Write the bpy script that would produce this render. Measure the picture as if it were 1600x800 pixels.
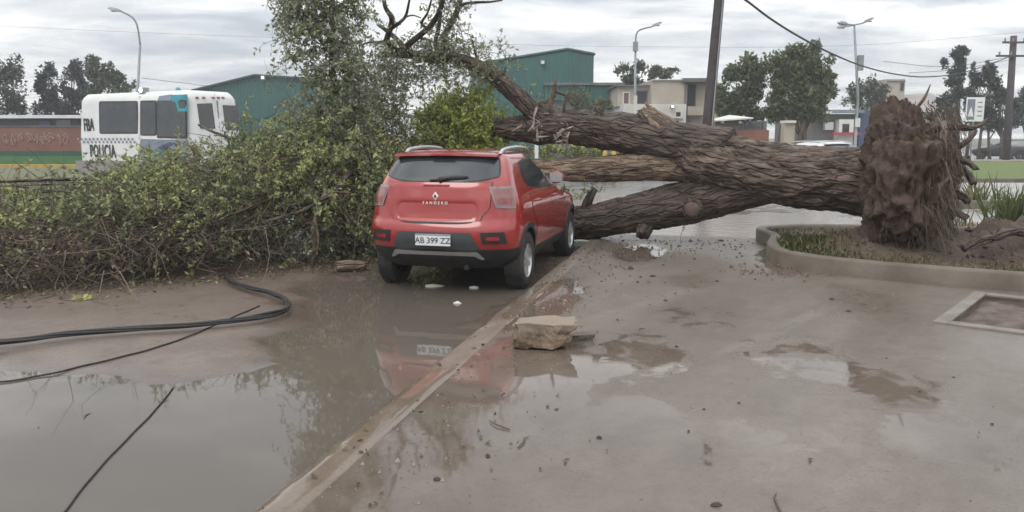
import bpy, bmesh, math, random
import numpy as np
from mathutils import Vector, Matrix, noise
for o in list(bpy.data.objects): bpy.data.objects.remove(o)
sc = bpy.context.scene
R = math.radians
# ------------------------------------------------------------------ camera
F = 1256.0; PITCH = R(8.4); CAMZ = 1.6
cam = bpy.data.cameras.new('camera'); camo = bpy.data.objects.new('camera', cam)
sc.collection.objects.link(camo); camo.location = (0, 0, CAMZ)
camo.rotation_euler = (R(90) - PITCH, 0, 0)
cam.sensor_width = 36; cam.lens = F / 1600 * 36; cam.clip_end = 2000; cam.clip_start = .05
sc.camera = camo
# ------------------------------------------------------------------ sky (overcast), sun, exposure
world = bpy.data.worlds.new('World'); sc.world = world; world.use_nodes = True
nt = world.node_tree; nt.nodes.clear()
def N(t, typ, **kw):
    n = t.nodes.new(typ)
    for k, v in kw.items(): setattr(n, k, v)
    return n
def math_node(t, op, a, b=None, clamp=False):
    n = N(t, 'ShaderNodeMath', operation=op); n.use_clamp = clamp
    for i, v in enumerate((a, b)):
        if v is None: continue
        if isinstance(v, (int, float)): n.inputs[i].default_value = v
        else: t.links.new(v, n.inputs[i])
    return n.outputs[0]
def mix_col(t, fac, a, b, blend='MIX'):
    n = N(t, 'ShaderNodeMix', data_type='RGBA', blend_type=blend)
    for i, v in ((0, fac), (6, a), (7, b)):
        if isinstance(v, (int, float)): n.inputs[i].default_value = v
        elif isinstance(v, tuple): n.inputs[i].default_value = (*v, 1) if len(v) == 3 else v
        else: t.links.new(v, n.inputs[i])
    return n.outputs[2]
def ramp(t, fac, stops):
    n = N(t, 'ShaderNodeValToRGB'); e = n.color_ramp.elements
    while len(e) > 1: e.remove(e[-1])
    for i, (p, c) in enumerate(stops):
        c = (c, c, c) if isinstance(c, (int, float)) else c
        el = e[0] if i == 0 else e.new(p)
        el.position = p; el.color = (*c, 1)
    t.links.new(fac, n.inputs[0]); return n.outputs[0]
SUN_EL, SUN_AZ = R(52), R(-150)      # azimuth clockwise from +Y
sky = N(nt, 'ShaderNodeTexSky', sky_type='NISHITA', sun_disc=False)
sky.sun_elevation = SUN_EL; sky.sun_rotation = SUN_AZ; sky.air_density = 1.0; sky.dust_density = 2.0
geo = N(nt, 'ShaderNodeTexCoord'); sep = N(nt, 'ShaderNodeSeparateXYZ')
nt.links.new(geo.outputs['Generated'], sep.inputs[0])
zc = math_node(nt, 'MAXIMUM', sep.outputs[2], 0.0)
den = math_node(nt, 'ADD', zc, 0.13)
comb = N(nt, 'ShaderNodeCombineXYZ')
nt.links.new(math_node(nt, 'DIVIDE', sep.outputs[0], den), comb.inputs[0])
nt.links.new(math_node(nt, 'DIVIDE', sep.outputs[1], den), comb.inputs[1])
def wnoise(scale, detail, rough, off):
    m = N(nt, 'ShaderNodeMapping'); m.inputs['Location'].default_value = off; m.inputs['Scale'].default_value = (1, 1.25, 1)
    nt.links.new(comb.outputs[0], m.inputs[0])
    n = N(nt, 'ShaderNodeTexNoise'); n.inputs['Scale'].default_value = scale; n.inputs['Detail'].default_value = detail
    n.inputs['Roughness'].default_value = rough; n.inputs['Distortion'].default_value = .5
    nt.links.new(m.outputs[0], n.inputs['Vector']); return n.outputs[0]
n1 = wnoise(.95, 5, .58, (3.1, 1.7, 0)); n2 = wnoise(2.6, 6, .6, (0.4, 7.7, 2))
cl = math_node(nt, 'ADD', math_node(nt, 'MULTIPLY', n1, .78), math_node(nt, 'MULTIPLY', n2, .22))
cloud = ramp(nt, cl, [(.37, (.56, .60, .665)), (.44, (.72, .76, .815)), (.50, (.93, .95, .975)), (.57, (1.2, 1.2, 1.19)), (.66, (1.75, 1.73, 1.68))])
# overcast luminance: brighter towards the zenith, as real stratus
grad = math_node(nt, 'MULTIPLY_ADD', zc, 7.2); grad.node.inputs[2].default_value = 7.3
gcol = N(nt, 'ShaderNodeCombineXYZ')
for i in range(3): nt.links.new(grad, gcol.inputs[i])
cloudc = mix_col(nt, 1.0, cloud, gcol.outputs[0], 'MULTIPLY')
skyc = mix_col(nt, .92, sky.outputs[0], cloudc)
bg = N(nt, 'ShaderNodeBackground'); bg.inputs[1].default_value = .114
nt.links.new(skyc, bg.inputs[0])
wo = N(nt, 'ShaderNodeOutputWorld'); nt.links.new(bg.outputs[0], wo.inputs[0])
sl = bpy.data.lights.new('sun', 'SUN'); sl.energy = 1.05; sl.angle = R(30); sl.color = (1, .965, .91)
so = bpy.data.objects.new('sun', sl); sc.collection.objects.link(so)
sd = Vector((math.sin(SUN_AZ) * math.cos(SUN_EL), math.cos(SUN_AZ) * math.cos(SUN_EL), math.sin(SUN_EL)))
so.rotation_euler = sd.to_track_quat('Z', 'Y').to_euler(); so.location = (0, 0, 30)
sc.view_settings.view_transform = 'Standard'; sc.view_settings.look = 'None'
sc.view_settings.exposure = 0.2; sc.view_settings.gamma = 1.0; sc.view_settings.use_curve_mapping = False
sc.cycles.use_denoising = True; sc.cycles.max_bounces = 6; sc.cycles.diffuse_bounces = 3
sc.cycles.glossy_bounces = 3; sc.cycles.transparent_max_bounces = 6
# ------------------------------------------------------------------ helpers
def at(px, py, D):                      # a point of the place at distance D that the photo shows at px, py
    a = (px - 800) / F; b = -(py - 400) / F
    d = Vector((a, math.cos(PITCH) + b * math.sin(PITCH), -math.sin(PITCH) + b * math.cos(PITCH)))
    return Vector((0, 0, CAMZ)) + d * (D / d.y)
def gr(px, py, z=0.0):                  # where that sight line meets the level z
    a = (px - 800) / F; b = -(py - 400) / F
    d = Vector((a, math.cos(PITCH) + b * math.sin(PITCH), -math.sin(PITCH) + b * math.cos(PITCH)))
    return Vector((0, 0, CAMZ)) + d * ((z - CAMZ) / d.z)
col = sc.collection
def tag(o, label=None, cat=None, group=None, kind=None):
    if label: o['label'] = label
    if cat: o['category'] = cat
    if group: o['group'] = group
    if kind: o['kind'] = kind
    return o
def empty(name, loc=(0, 0, 0), rz=0, label=None, cat=None, group=None):
    o = bpy.data.objects.new(name, None); col.objects.link(o); o.location = loc; o.rotation_euler = (0, 0, rz)
    o.empty_display_size = .2
    return tag(o, label, cat, group)
def mk(name, verts, faces, mat, parent=None, smooth=False, mats=None, fmi=None):
    me = bpy.data.meshes.new(name); me.from_pydata([tuple(v) for v in verts], [], faces)
    for m in (mats or [mat]): me.materials.append(m)
    if fmi is not None: me.polygons.foreach_set('material_index', fmi)
    if smooth: me.polygons.foreach_set('use_smooth', [True] * len(me.polygons))
    me.update(); o = bpy.data.objects.new(name, me); col.objects.link(o)
    if parent: o.parent = parent
    return o
class MB:
    def __init__(s): s.v = []; s.f = []
    def add(s, v, f):
        b = len(s.v); s.v += [tuple(p) for p in v]; s.f += [tuple(i + b for i in q) for q in f]; return s
    def box(s, c, d, rz=0, taper=1.0):
        x, y, z = d[0] / 2, d[1] / 2, d[2] / 2; cr, sr = math.cos(rz), math.sin(rz); v = []
        for k, (a, b, e) in enumerate([(-1,-1,-1),(1,-1,-1),(1,1,-1),(-1,1,-1),(-1,-1,1),(1,-1,1),(1,1,1),(-1,1,1)]):
            t = taper if e > 0 else 1
            px, py = a * x * t, b * y * t
            v.append((c[0] + px * cr - py * sr, c[1] + px * sr + py * cr, c[2] + e * z))
        return s.add(v, [(3,2,1,0),(4,5,6,7),(0,1,5,4),(1,2,6,5),(2,3,7,6),(3,0,4,7)])
    def tube(s, pts, rad, n=8, cap=True):
        pts = [Vector(p) for p in pts]; m = len(pts)
        if isinstance(rad, (int, float)): rad = [rad] * m
        v = []; f = []; up = None
        for i, p in enumerate(pts):
            t = (pts[min(i + 1, m - 1)] - pts[max(i - 1, 0)]).normalized()
            if up is None: up = Vector((0, 0, 1)) if abs(t.z) < .9 else Vector((1, 0, 0))
            a = t.cross(up).normalized(); b = a.cross(t).normalized(); up = b
            for k in range(n):
                an = 2 * math.pi * k / n
                v.append(p + (a * math.cos(an) + b * math.sin(an)) * rad[i])
        for i in range(m - 1):
            for k in range(n):
                k2 = (k + 1) % n
                f.append((i * n + k, i * n + k2, (i + 1) * n + k2, (i + 1) * n + k))
        if cap: f.append(tuple(range(n - 1, -1, -1))); f.append(tuple((m - 1) * n + k for k in range(n)))
        return s.add(v, f)
    def prism(s, poly, z0, z1):
        n = len(poly); v = [(x, y, z0) for x, y in poly] + [(x, y, z1) for x, y in poly]
        return s.add(v, [tuple(range(n - 1, -1, -1)), tuple(range(n, 2 * n))] + [(i, (i + 1) % n, n + (i + 1) % n, n + i) for i in range(n)])
    def build(s, name, mat, parent=None, smooth=False): return mk(name, s.v, s.f, mat, parent, smooth)
def bevel(o, w=.01, seg=2):
    m = o.modifiers.new('bevel', 'BEVEL'); m.width = w; m.segments = seg; m.limit_method = 'ANGLE'; return o
def fbm(p, o=4): return noise.fractal(Vector(p), 1.0, 2.0, o)
def catmull(pts, n):
    P = [np.array(p, float) for p in pts]; P = [2 * P[0] - P[1]] + P + [2 * P[-1] - P[-2]]; out = []
    for i in range(1, len(P) - 2):
        for k in range(n):
            t = k / n; a, b, c, d = P[i - 1:i + 3]
            out.append(.5 * (2 * b + (c - a) * t + (2 * a - 5 * b + 4 * c - d) * t * t + (3 * b - a - 3 * c + d) * t ** 3))
    out.append(P[-2]); return out
# ------------------------------------------------------------------ materials
def new_mat(name):
    m = bpy.data.materials.new(name); m.use_nodes = True; t = m.node_tree
    return m, t, t.nodes['Principled BSDF']
def tnoise(t, scale, detail=5, rough=.55, vec=None, dist=0.0):
    n = N(t, 'ShaderNodeTexNoise'); n.inputs['Scale'].default_value = scale; n.inputs['Detail'].default_value = detail
    n.inputs['Roughness'].default_value = rough; n.inputs['Distortion'].default_value = dist
    if vec is None: vec = N(t, 'ShaderNodeTexCoord').outputs['Object']
    t.links.new(vec, n.inputs['Vector']); return n.outputs[0]
def bump(t, h, strength, dist, b):
    n = N(t, 'ShaderNodeBump'); n.inputs['Strength'].default_value = strength; n.inputs['Distance'].default_value = dist
    t.links.new(h, n.inputs['Height']); t.links.new(n.outputs[0], b.inputs['Normal']); return n
def pm(name, c1, c2=None, scale=4, rough=.6, rvar=.12, bmp=.15, bdist=.01, bscale=None, metal=0, coat=0, spec=.5, detail=6, lo=.35, hi=.65):
    m, t, b = new_mat(name); c2 = c2 or tuple(x * .75 for x in c1)
    n = tnoise(t, scale, detail)
    f = ramp(t, n, [(lo, 0), (hi, 1)])
    t.links.new(mix_col(t, f, c1, c2), b.inputs['Base Color'])
    n2 = tnoise(t, (bscale or scale * 5), 5)
    rr = math_node(t, 'MULTIPLY_ADD', n2, rvar * 2); rr.node.inputs[2].default_value = rough - rvar
    t.links.new(rr, b.inputs['Roughness'])
    if bmp: bump(t, n2, bmp, bdist, b)
    b.inputs['Metallic'].default_value = metal; b.inputs['Coat Weight'].default_value = coat; b.inputs['Coat Roughness'].default_value = .05
    b.inputs['Specular IOR Level'].default_value = spec
    return m
def emit(name, c, s):
    m, t, b = new_mat(name); b.inputs['Base Color'].default_value = (*c, 1); b.inputs['Emission Color'].default_value = (*c, 1); b.inputs['Emission Strength'].default_value = s
    return m
M = {}
M['red'] = pm('red_paint', (.33, .02, .015), (.295, .017, .013), 1.5, .22, .04, 0, coat=1.0)
M['glass'] = pm('dark_glass', (.025, .03, .034), (.04, .046, .05), 2, .1, .03, 0, spec=.8)
M['black'] = pm('black_plastic', (.018, .019, .02), (.03, .03, .031), 8, .5, .1, .1, .002)
M['grey_plastic'] = pm('grey_plastic', (.05, .054, .058), (.07, .073, .075), 8, .5, .1, .1, .002)
M['rubber'] = pm('tyre_rubber', (.016, .016, .017), (.045, .038, .032), 5, .7, .1, .3, .004)
M['silver'] = pm('silver_paint', (.50, .51, .52), (.40, .41, .42), 6, .35, .08, 0, metal=.6)
M['rim'] = pm('alloy_rim', (.55, .56, .57), (.42, .43, .44), 9, .3, .1, 0, metal=.7)
M['lens_pale'] = pm('pale_lens', (.26, .21, .21), (.18, .13, .13), 12, .12, .03, 0, coat=1)
M['lens_pink'] = pm('pink_lens', (.30, .12, .11), (.21, .07, .065), 10, .12, .03, 0, coat=1)
M['lens_red'] = pm('red_lens', (.26, .05, .045), (.18, .03, .03), 14, .12, .03, 0, coat=1)
M['reflector'] = pm('red_reflector', (.42, .015, .03), None, 30, .2, .03, 0, coat=1)
M['white_paint'] = pm('white_paint', (.74, .745, .74), (.62, .625, .61), 1.2, .4, .08, 0, coat=.2)
M['chrome'] = pm('bright_chrome', (.85, .82, .80), (.75, .72, .70), 20, .25, .05, 0, metal=.5)
M['plate'] = pm('plate_white', (.72, .73, .74), (.62, .63, .64), 20, .4, .05, 0)
M['ink'] = pm('dark_ink', (.03, .03, .035), (.05, .05, .055), 10, .6, .05, 0)
M['teal'] = pm('teal_film', (.02, .28, .33), (.03, .20, .25), 3, .4, .05, 0)
M['greywrap'] = pm('grey_film', (.22, .25, .29), (.16, .2, .24), 4, .4, .05, 0)
M['concrete'] = pm('old_concrete', (.34, .30, .26), (.22, .19, .165), 3, .75, .1, .5, .01, 25)
M['kerb'] = pm('kerb_concrete', (.285, .248, .21), (.18, .148, .12), 1.3, .5, .15, .6, .012, 24, lo=.40, hi=.60)
M['soil'] = pm('wet_soil', (.055, .036, .027), (.105, .07, .05), 3.5, .8, .12, .9, .03, 22)
M['lamp_metal'] = pm('galvanised_metal', (.30, .31, .32), (.22, .23, .24), 3, .5, .1, 0, metal=.4)
M['wood_pole'] = pm('dark_wood_pole', (.045, .036, .038), (.075, .06, .06), 6, .8, .1, .4, .01)
M['wire'] = pm('black_wire', (.015, .014, .016), (.03, .028, .028), 20, .6, .1, 0)
M['green_metal'] = None
# ================================================================== THE SETTING
KO = Vector((-1.1, 3.44)); KU = Vector((.243, .97)).normalized(); KV = Vector((KU.y, -KU.x))
def kp(s, t, z=0): p = KO + KU * s + KV * t; return (p.x, p.y, z)
def kst(x, y): d = Vector((x, y)) - KO; return d.dot(KU), d.dot(KV)
def sstep(a, b, x): t = min(1, max(0, (x - a) / (b - a))); return t * t * (3 - 2 * t)
# wet asphalt of the avenue
def wet_mat(name, c1, c2, c3, s1, r0, r1, bmp):
    m, t, b = new_mat(name); n = tnoise(t, s1, 7, .6); n2 = tnoise(t, s1 * 6, 5); n3 = tnoise(t, 60, 4)
    c = mix_col(t, ramp(t, n, [(.35, 0), (.65, 1)]), c1, c2)
    c = mix_col(t, ramp(t, n2, [(.5, 0), (.75, .6)]), c, c3)
    t.links.new(c, b.inputs['Base Color'])
    t.links.new(ramp(t, n, [(.38, r0), (.62, r1)]), b.inputs['Roughness'])
    bump(t, n3, bmp, .004, b); return m
def mud_mat():
    m, t, b = new_mat('muddy_road'); n = tnoise(t, .55, 7, .6); n2 = tnoise(t, 3.3, 7, .65); n3 = tnoise(t, 50, 5, .65)
    sp = N(t, 'ShaderNodeSeparateXYZ'); t.links.new(N(t, 'ShaderNodeTexCoord').outputs['Object'], sp.inputs[0])
    hgt = math_node(t, 'ADD', sp.outputs[2], math_node(t, 'MULTIPLY', math_node(t, 'SUBTRACT', n2, .5), .012))
    up = N(t, 'ShaderNodeMapRange'); up.inputs[1].default_value = -.103; up.inputs[2].default_value = -.078; t.links.new(hgt, up.inputs[0]); up = up.outputs[0]
    c = mix_col(t, ramp(t, n, [(.35, 0), (.65, 1)]), (.135, .10, .078), (.185, .148, .122)); c = mix_col(t, ramp(t, n2, [(.45, 0), (.7, .7)]), c, (.095, .07, .054))
    c = mix_col(t, ramp(t, n3, [(.55, 0), (.75, .6)]), c, (.07, .052, .042))
    c = mix_col(t, up, (.11, .085, .068), c); t.links.new(c, b.inputs['Base Color'])
    t.links.new(mix_col(t, up, (.05, .05, .05), ramp(t, n2, [(.35, .24), (.65, .55)])), b.inputs['Roughness'])
    bn = N(t, 'ShaderNodeBump'); bn.inputs['Distance'].default_value = .006; t.links.new(math_node(t, 'MULTIPLY', up, .5), bn.inputs['Strength']); t.links.new(math_node(t, 'ADD', n3, n2), bn.inputs['Height']); t.links.new(bn.outputs[0], b.inputs['Normal'])
    return m
M['asphalt'] = wet_mat('wet_asphalt', (.085, .08, .077), (.14, .13, .122), (.06, .057, .055), .12, .16, .42, .15)
M['mud'] = mud_mat()
tag(mk('ground', [(-700, -60, -.16), (700, -60, -.16), (700, 1200, -.16), (-700, 1200, -.16)], [(0, 1, 2, 3)], pm('ground_earth', (.12, .11, .08), (.08, .09, .05), .2, .9)), kind='structure')
tag(mk('avenue', [(-300, -40, -.128), (300, -40, -.128), (300, 130, -.128), (-300, 130, -.128)], [(0, 1, 2, 3)], M['asphalt']), kind='structure')
# muddy road beside the kerb: an uneven bed, so that the standing water finds its own outline
def road_z(x, y):
    s, t = kst(x, y)
    h = -.106 + .030 * fbm((x * .42 + 3, y * .6, 1.3), 5) + .004 * fbm((x * 5, y * 5, 4), 3)
    mud = sstep(5.0, 6.4, y + .28 * (x + 3)) * sstep(-1.3, -2.7, x + .12 * (y - 7)) * sstep(15, 12, y)
    h += .030 * mud
    h -= .030 * sstep(6.2, 5.0, y + .28 * (x + 3))
    h -= .014 * sstep(12.5, 13.5, y) * sstep(0, 2, x)
    h -= .012 * sstep(-2.6, -1.2, x) * sstep(11, 8, y) * sstep(4, 5, y); h += .016 * fbm((x * 1.9, y * 2.6, 6), 4) * sstep(-3.5, -2.2, x) * sstep(10, 9, y) * sstep(4.2, 5.4, y)
    h += .012 * sstep(.5, 0, -t)
    return max(h, -.126)
xs = np.arange(-15, 14.01, .12); ys = np.concatenate([np.arange(.6, 15, .09), np.arange(15, 24.1, .3)])
v = [(x, y, road_z(x, y)) for y in ys for x in xs]; nx = len(xs)
f = [(j * nx + i, j * nx + i + 1, (j + 1) * nx + i + 1, (j + 1) * nx + i) for j in range(len(ys) - 1) for i in range(nx - 1)]
tag(mk('road', v, f, M['mud'], smooth=True), kind='structure')
m, t, b = new_mat('muddy_water')
n = tnoise(t, .5, 4); t.links.new(mix_col(t, n, (.135, .118, .098), (.095, .078, .062)), b.inputs['Base Color'])
b.inputs['Roughness'].default_value = .025; b.inputs['IOR'].default_value = 1.36
bump(t, tnoise(t, 3.0, 3, .5), .10, .008, b); M['water'] = m
tag(mk('standing_water', [(-15, .6, -.102), (14, .6, -.102), (14, 13.2, -.102), (-15, 13.2, -.102)], [(0, 1, 2, 3)], M['water']), kind='structure')
m, t, b = new_mat('rippled_water')
n = tnoise(t, .5, 4); t.links.new(mix_col(t, n, (.30, .275, .25), (.21, .185, .165)), b.inputs['Base Color'])
b.inputs['Roughness'].default_value = .16; b.inputs['IOR'].default_value = 1.36
bump(t, tnoise(t, 4.5, 5, .6), .5, .03, b); M['water_far'] = m
tag(mk('standing_water', [(-15, 13.2, -.102), (14, 13.2, -.102), (14, 24, -.102), (-15, 24, -.102)], [(0, 1, 2, 3)], M['water_far']), kind='structure')
# concrete pavement: a slab with worn, uneven wetness
PU = Vector((.64, .77)).normalized(); PV = Vector((.83, -.557)).normalized()
pit0 = Vector((3.79, 6.8)); pitc = pit0 + PU * .78 + PV * .65
wet_spots = [(790, 610, 1.5, .55, 1.0), (850, 575, .55, .5, 1.0), (560, 705, 1.0, .34, .8), (850, 470, 1.3, .35, .75), (980, 680, .9, .6, .45), (650, 640, 1.0, .4, .9),
             (1240, 405, 1.3, .5, .8), (1000, 395, .9, .35, .85), (1450, 640, 1.2, .5, .3), (1080, 440, .5, .3, .25), (700, 760, .6, .35, .5), (1130, 480, .7, .25, .2), (1000, 560, 1.1, .5, .34), (1250, 560, 1.0, .6, .28), (880, 760, 1.0, .7, .45), (1150, 700, .7, .5, .3), (1100, 500, 1.2, .5, .2), (1350, 470, 1.0, .4, .2)]
spots = [(*kst(gr(a, b_).x, gr(a, b_).y), ls, lt, w) for a, b_, ls, lt, w in wet_spots]
def wetness(x, y):
    s, t = kst(x, y); w = 0
    for s0, t0, ls, lt, k in spots:
        d = math.hypot((s - s0) / ls, (t - t0) / lt); w = max(w, k * sstep(1.35, .35, d))
    return w
ss = np.concatenate([np.arange(-3.2, 10.4, .085)]); ts = np.concatenate([np.arange(.209, 5, .085), np.arange(5, 20, .5)])
v = []; wt = []
for s in ss:
    for t_ in ts:
        x, y, _ = kp(s, t_); w = wetness(x, y); wt.append(w)
        v.append((x, y, -.003 * w + .0035 * fbm((s * .61 + .37, t_ * .67 + .41, .5), 3)))
n_t = len(ts); n_s = len(ss); nb = len(v)
f = [(j * n_t + i, j * n_t + i + 1, (j + 1) * n_t + i + 1, (j + 1) * n_t + i) for j in range(n_s - 1) for i in range(n_t - 1)]
# close the slab so that the tree pit can be cut into it
ring = [(0, i) for i in range(n_t)] + [(j, n_t - 1) for j in range(1, n_s)] + [(n_s - 1, i) for i in range(n_t - 2, -1, -1)] + [(j, 0) for j in range(n_s - 2, 0, -1)]
rb = []
for j, i in ring:
    p = v[j * n_t + i]; rb.append(len(v)); v.append((p[0], p[1], -.2)); wt.append(0)
for k in range(len(ring)):
    a = ring[k][0] * n_t + ring[k][1]; k2 = (k + 1) % len(ring); b2 = ring[k2][0] * n_t + ring[k2][1]
    f.append((a, rb[k], rb[k2], b2))
f.append(tuple(rb[::-1]))
def pave_mat(name, tint, bias):
    m, t, b = new_mat(name)
    tc = N(t, 'ShaderNodeTexCoord').outputs['Object']
    att = N(t, 'ShaderNodeAttribute', attribute_name='wet').outputs['Fac']
    mp = N(t, 'ShaderNodeMapping'); mp.inputs['Scale'].default_value = (.22, 1.25, 1); mr = N(t, 'ShaderNodeMapping'); mr.inputs['Rotation'].default_value = (0, 0, -R(50.3))
    t.links.new(tc, mr.inputs[0]); t.links.new(mr.outputs[0], mp.inputs[0])
    na = tnoise(t, .75, 7, .6, tc); nb_ = tnoise(t, 1.0, 6, .6, mp.outputs[0]); nc = tnoise(t, 3.2, 8, .65, tc, .6); nd = tnoise(t, 42, 5, .6, tc)
    nf = tnoise(t, 9, 7, .7, tc, .4)
    wm = math_node(t, 'ADD', math_node(t, 'ADD', math_node(t, 'ADD', att, bias), math_node(t, 'MULTIPLY', nc, .55)), math_node(t, 'MULTIPLY', na, .65))
    pud = ramp(t, wm, [(.92, 0), (1.22, 1)])            # standing film
    damp = ramp(t, wm, [(.48, 0), (.98, 1)])
    dry = mix_col(t, ramp(t, na, [(.34, 0), (.66, 1)]), (.26, .228, .198), (.36, .325, .29))
    dry = mix_col(t, ramp(t, nb_, [(.40, 0), (.58, .75)]), dry, (.20, .172, .145))
    dry = mix_col(t, ramp(t, nb_, [(.60, 0), (.70, .8)]), dry, (.44, .415, .385))
    dry = mix_col(t, ramp(t, nf, [(.48, 0), (.72, .65)]), dry, (.165, .138, .112))
    dry = mix_col(t, ramp(t, nd, [(.53, 0), (.68, .65)]), dry, (.13, .105, .088))
    dry = mix_col(t, ramp(t, tnoise(t, 90, 3, .6, tc), [(.58, 0), (.70, .55)]), dry, (.50, .46, .42))
    wetc = mix_col(t, ramp(t, nc, [(.40, 0), (.62, 1)]), (.20, .155, .125), (.15, .11, .085))
    c = mix_col(t, math_node(t, 'MULTIPLY', damp, .65), dry, wetc)
    c = mix_col(t, 1.0, c, tint, 'MULTIPLY'); t.links.new(c, b.inputs['Base Color'])
    r1 = mix_col(t, damp, ramp(t, nc, [(.35, .42), (.7, .62)]), (.24, .24, .24))
    t.links.new(mix_col(t, pud, r1, (.03, .03, .03)), b.inputs['Roughness'])
    b.inputs['IOR'].default_value = 1.42
    bn = N(t, 'ShaderNodeBump'); bn.inputs['Distance'].default_value = .006
    t.links.new(math_node(t, 'MULTIPLY_ADD', math_node(t, 'SUBTRACT', 1.0, pud), .34), bn.inputs['Strength']); bn.inputs['Strength'].links[0].from_node.inputs[2].default_value = .012
    t.links.new(math_node(t, 'ADD', nd, math_node(t, 'MULTIPLY', nf, .8)), bn.inputs['Height']); t.links.new(bn.outputs[0], b.inputs['Normal'])
    return m
M['pave'] = pave_mat('wet_concrete', (.63, .62, .595), .09)
pv = mk('pavement', v, f, M['pave'])
a = pv.data.attributes.new('wet', 'FLOAT', 'POINT'); a.data.foreach_set('value', wt)
cut = MB().box((pitc.x, pitc.y, 0), (1.3, 1.56, .16), rz=math.atan2(PU.y, PU.x) - math.pi / 2).build('pit_cutter', M['concrete'])
bm_ = pv.modifiers.new('pit', 'BOOLEAN'); bm_.object = cut; bm_.operation = 'DIFFERENCE'; bm_.solver = 'EXACT'
dg = bpy.context.evaluated_depsgraph_get(); me = bpy.data.meshes.new_from_object(pv.evaluated_get(dg), depsgraph=dg)
pv.modifiers.clear(); pv.data = me; bpy.data.objects.remove(cut)
tag(pv, kind='structure')
# tree pit: pale border strips and lumpy soil
bs = empty('tree_pit', (pitc.x, pitc.y, 0), label='square open tree pit of dark soil with pale concrete border in the pavement', cat='tree pit')
rzp = math.atan2(PU.y, PU.x) - math.pi / 2
bs.rotation_euler = (0, 0, rzp)
M['pale_conc'] = pm('pale_concrete', (.23, .205, .18), (.15, .13, .11), 4, .6, .12, .4, .006, 30)
for cx, cy, w, h in ((-.71, 0, .12, 1.80), (.71, 0, .12, 1.80), (0, -.84, 1.30, .12), (0, .84, 1.30, .12)):
    bevel(MB().box((cx, cy, -.010), (w, h, .06)).build('border', M['pale_conc'], bs), .008)
g = [(-.66 + 1.32 * i / 26, -.79 + 1.58 * j / 26) for j in range(27) for i in range(27)]
mk('soil', [(x, y, -.05 + .035 * fbm((x * 5, y * 5, 2), 4)) for x, y in g], [(j * 27 + i, j * 27 + i + 1, (j + 1) * 27 + i + 1, (j + 1) * 27 + i) for j in range(26) for i in range(26)],
   pm('dry_soil', (.16, .125, .10), (.085, .062, .05), 7, .85, .1, .9, .03, 30), bs, True)
# kerb between road and pavement, slightly chipped and wavering
sec = [(.22, -.2), (.0, -.2), (-.006, -.06), (-.002, -.03), (.010, -.010), (.030, .001), (.08, .004), (.15, .005), (.21, .003), (.22, -.002)]
v = []; f = []; sK = np.arange(-3.4, 10.45, .07)
for s in sK:
    for q, (o, z) in enumerate(sec):
        e = .030 * fbm((s * 1.3, q * .05, 5), 4) + .016 * fbm((s * 6, q * .15, 2), 3)
        v.append(kp(s, o + (e if q in (2, 3, 4, 5) else 0), z + (min(0, e) * .8 if q in (4, 5) else (min(0, e) * .2 if q == 6 else 0))))
ns = len(sec)
for j in range(len(sK) - 1):
    for i in range(ns - 1): f.append((j * ns + i, (j + 1) * ns + i, (j + 1) * ns + i + 1, j * ns + i + 1))
ko_ = tag(mk('kerb', v, f, pave_mat('kerb_concrete_wet', (.78, .73, .665), .03), smooth=True), kind='structure')
a = ko_.data.attributes.new('wet', 'FLOAT', 'POINT'); a.data.foreach_set('value', [wetness(q[0], q[1]) * .8 for q in v])
# planter bed with a raised kerb
pl = [(3.78, 11.7), (3.5, 10.95), (3.36, 10.3), (3.40, 9.85), (3.75, 9.35), (4.3, 8.9), (4.9, 8.5), (5.6, 8.12), (6.5, 7.75), (7.8, 7.3), (9.5, 6.9), (10.6, 7.4), (10.6, 10), (10.2, 12.0), (8.8, 12.6), (7.3, 12.7), (6.0, 13.0), (4.8, 13.1), (3.9, 12.7)]
ol = [p for p in catmull(pl + pl[:3], 7)]; ol = ol[7:7 * (len(pl) + 1)]
ctr = np.array([6.6, 10.2])
rows = []; npnt = len(ol)
for k in range(npnt):
    p = ol[k]; d = ol[(k + 1) % npnt] - ol[k - 1]; d /= np.linalg.norm(d); nrm = np.array([-d[1], d[0]])
    if nrm.dot(ctr - p) < 0: nrm = -nrm
    e = .008 * fbm((k * .5, 0, 1), 3)
    rows.append([(*(p + nrm * (0 + e)), -.15), (*(p + nrm * e), .17), (*(p + nrm * .02), .198 + e), (*(p + nrm * .12), .20 + e), (*(p + nrm * .15), .18), (*(p + nrm * .15), .05)])
v = [q for r in rows for q in r]
f = [(k * 6 + i, ((k + 1) % npnt) * 6 + i, ((k + 1) % npnt) * 6 + i + 1, k * 6 + i + 1) for k in range(npnt) for i in range(5)]
planter = empty('planter', (6.6, 10.2, 0), label='long raised planting bed with rounded concrete kerb under the upturned roots', cat='planter')
M['pl_kerb'] = pm('planter_kerb', (.17, .145, .112), (.10, .082, .062), 1.8, .7, .1, .5, .01, 24)
inv = Vector((-6.6, -10.2, 0))
mk('kerb_rim', [Vector(q) + inv for q in v], f, M['pl_kerb'], planter, True)
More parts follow.
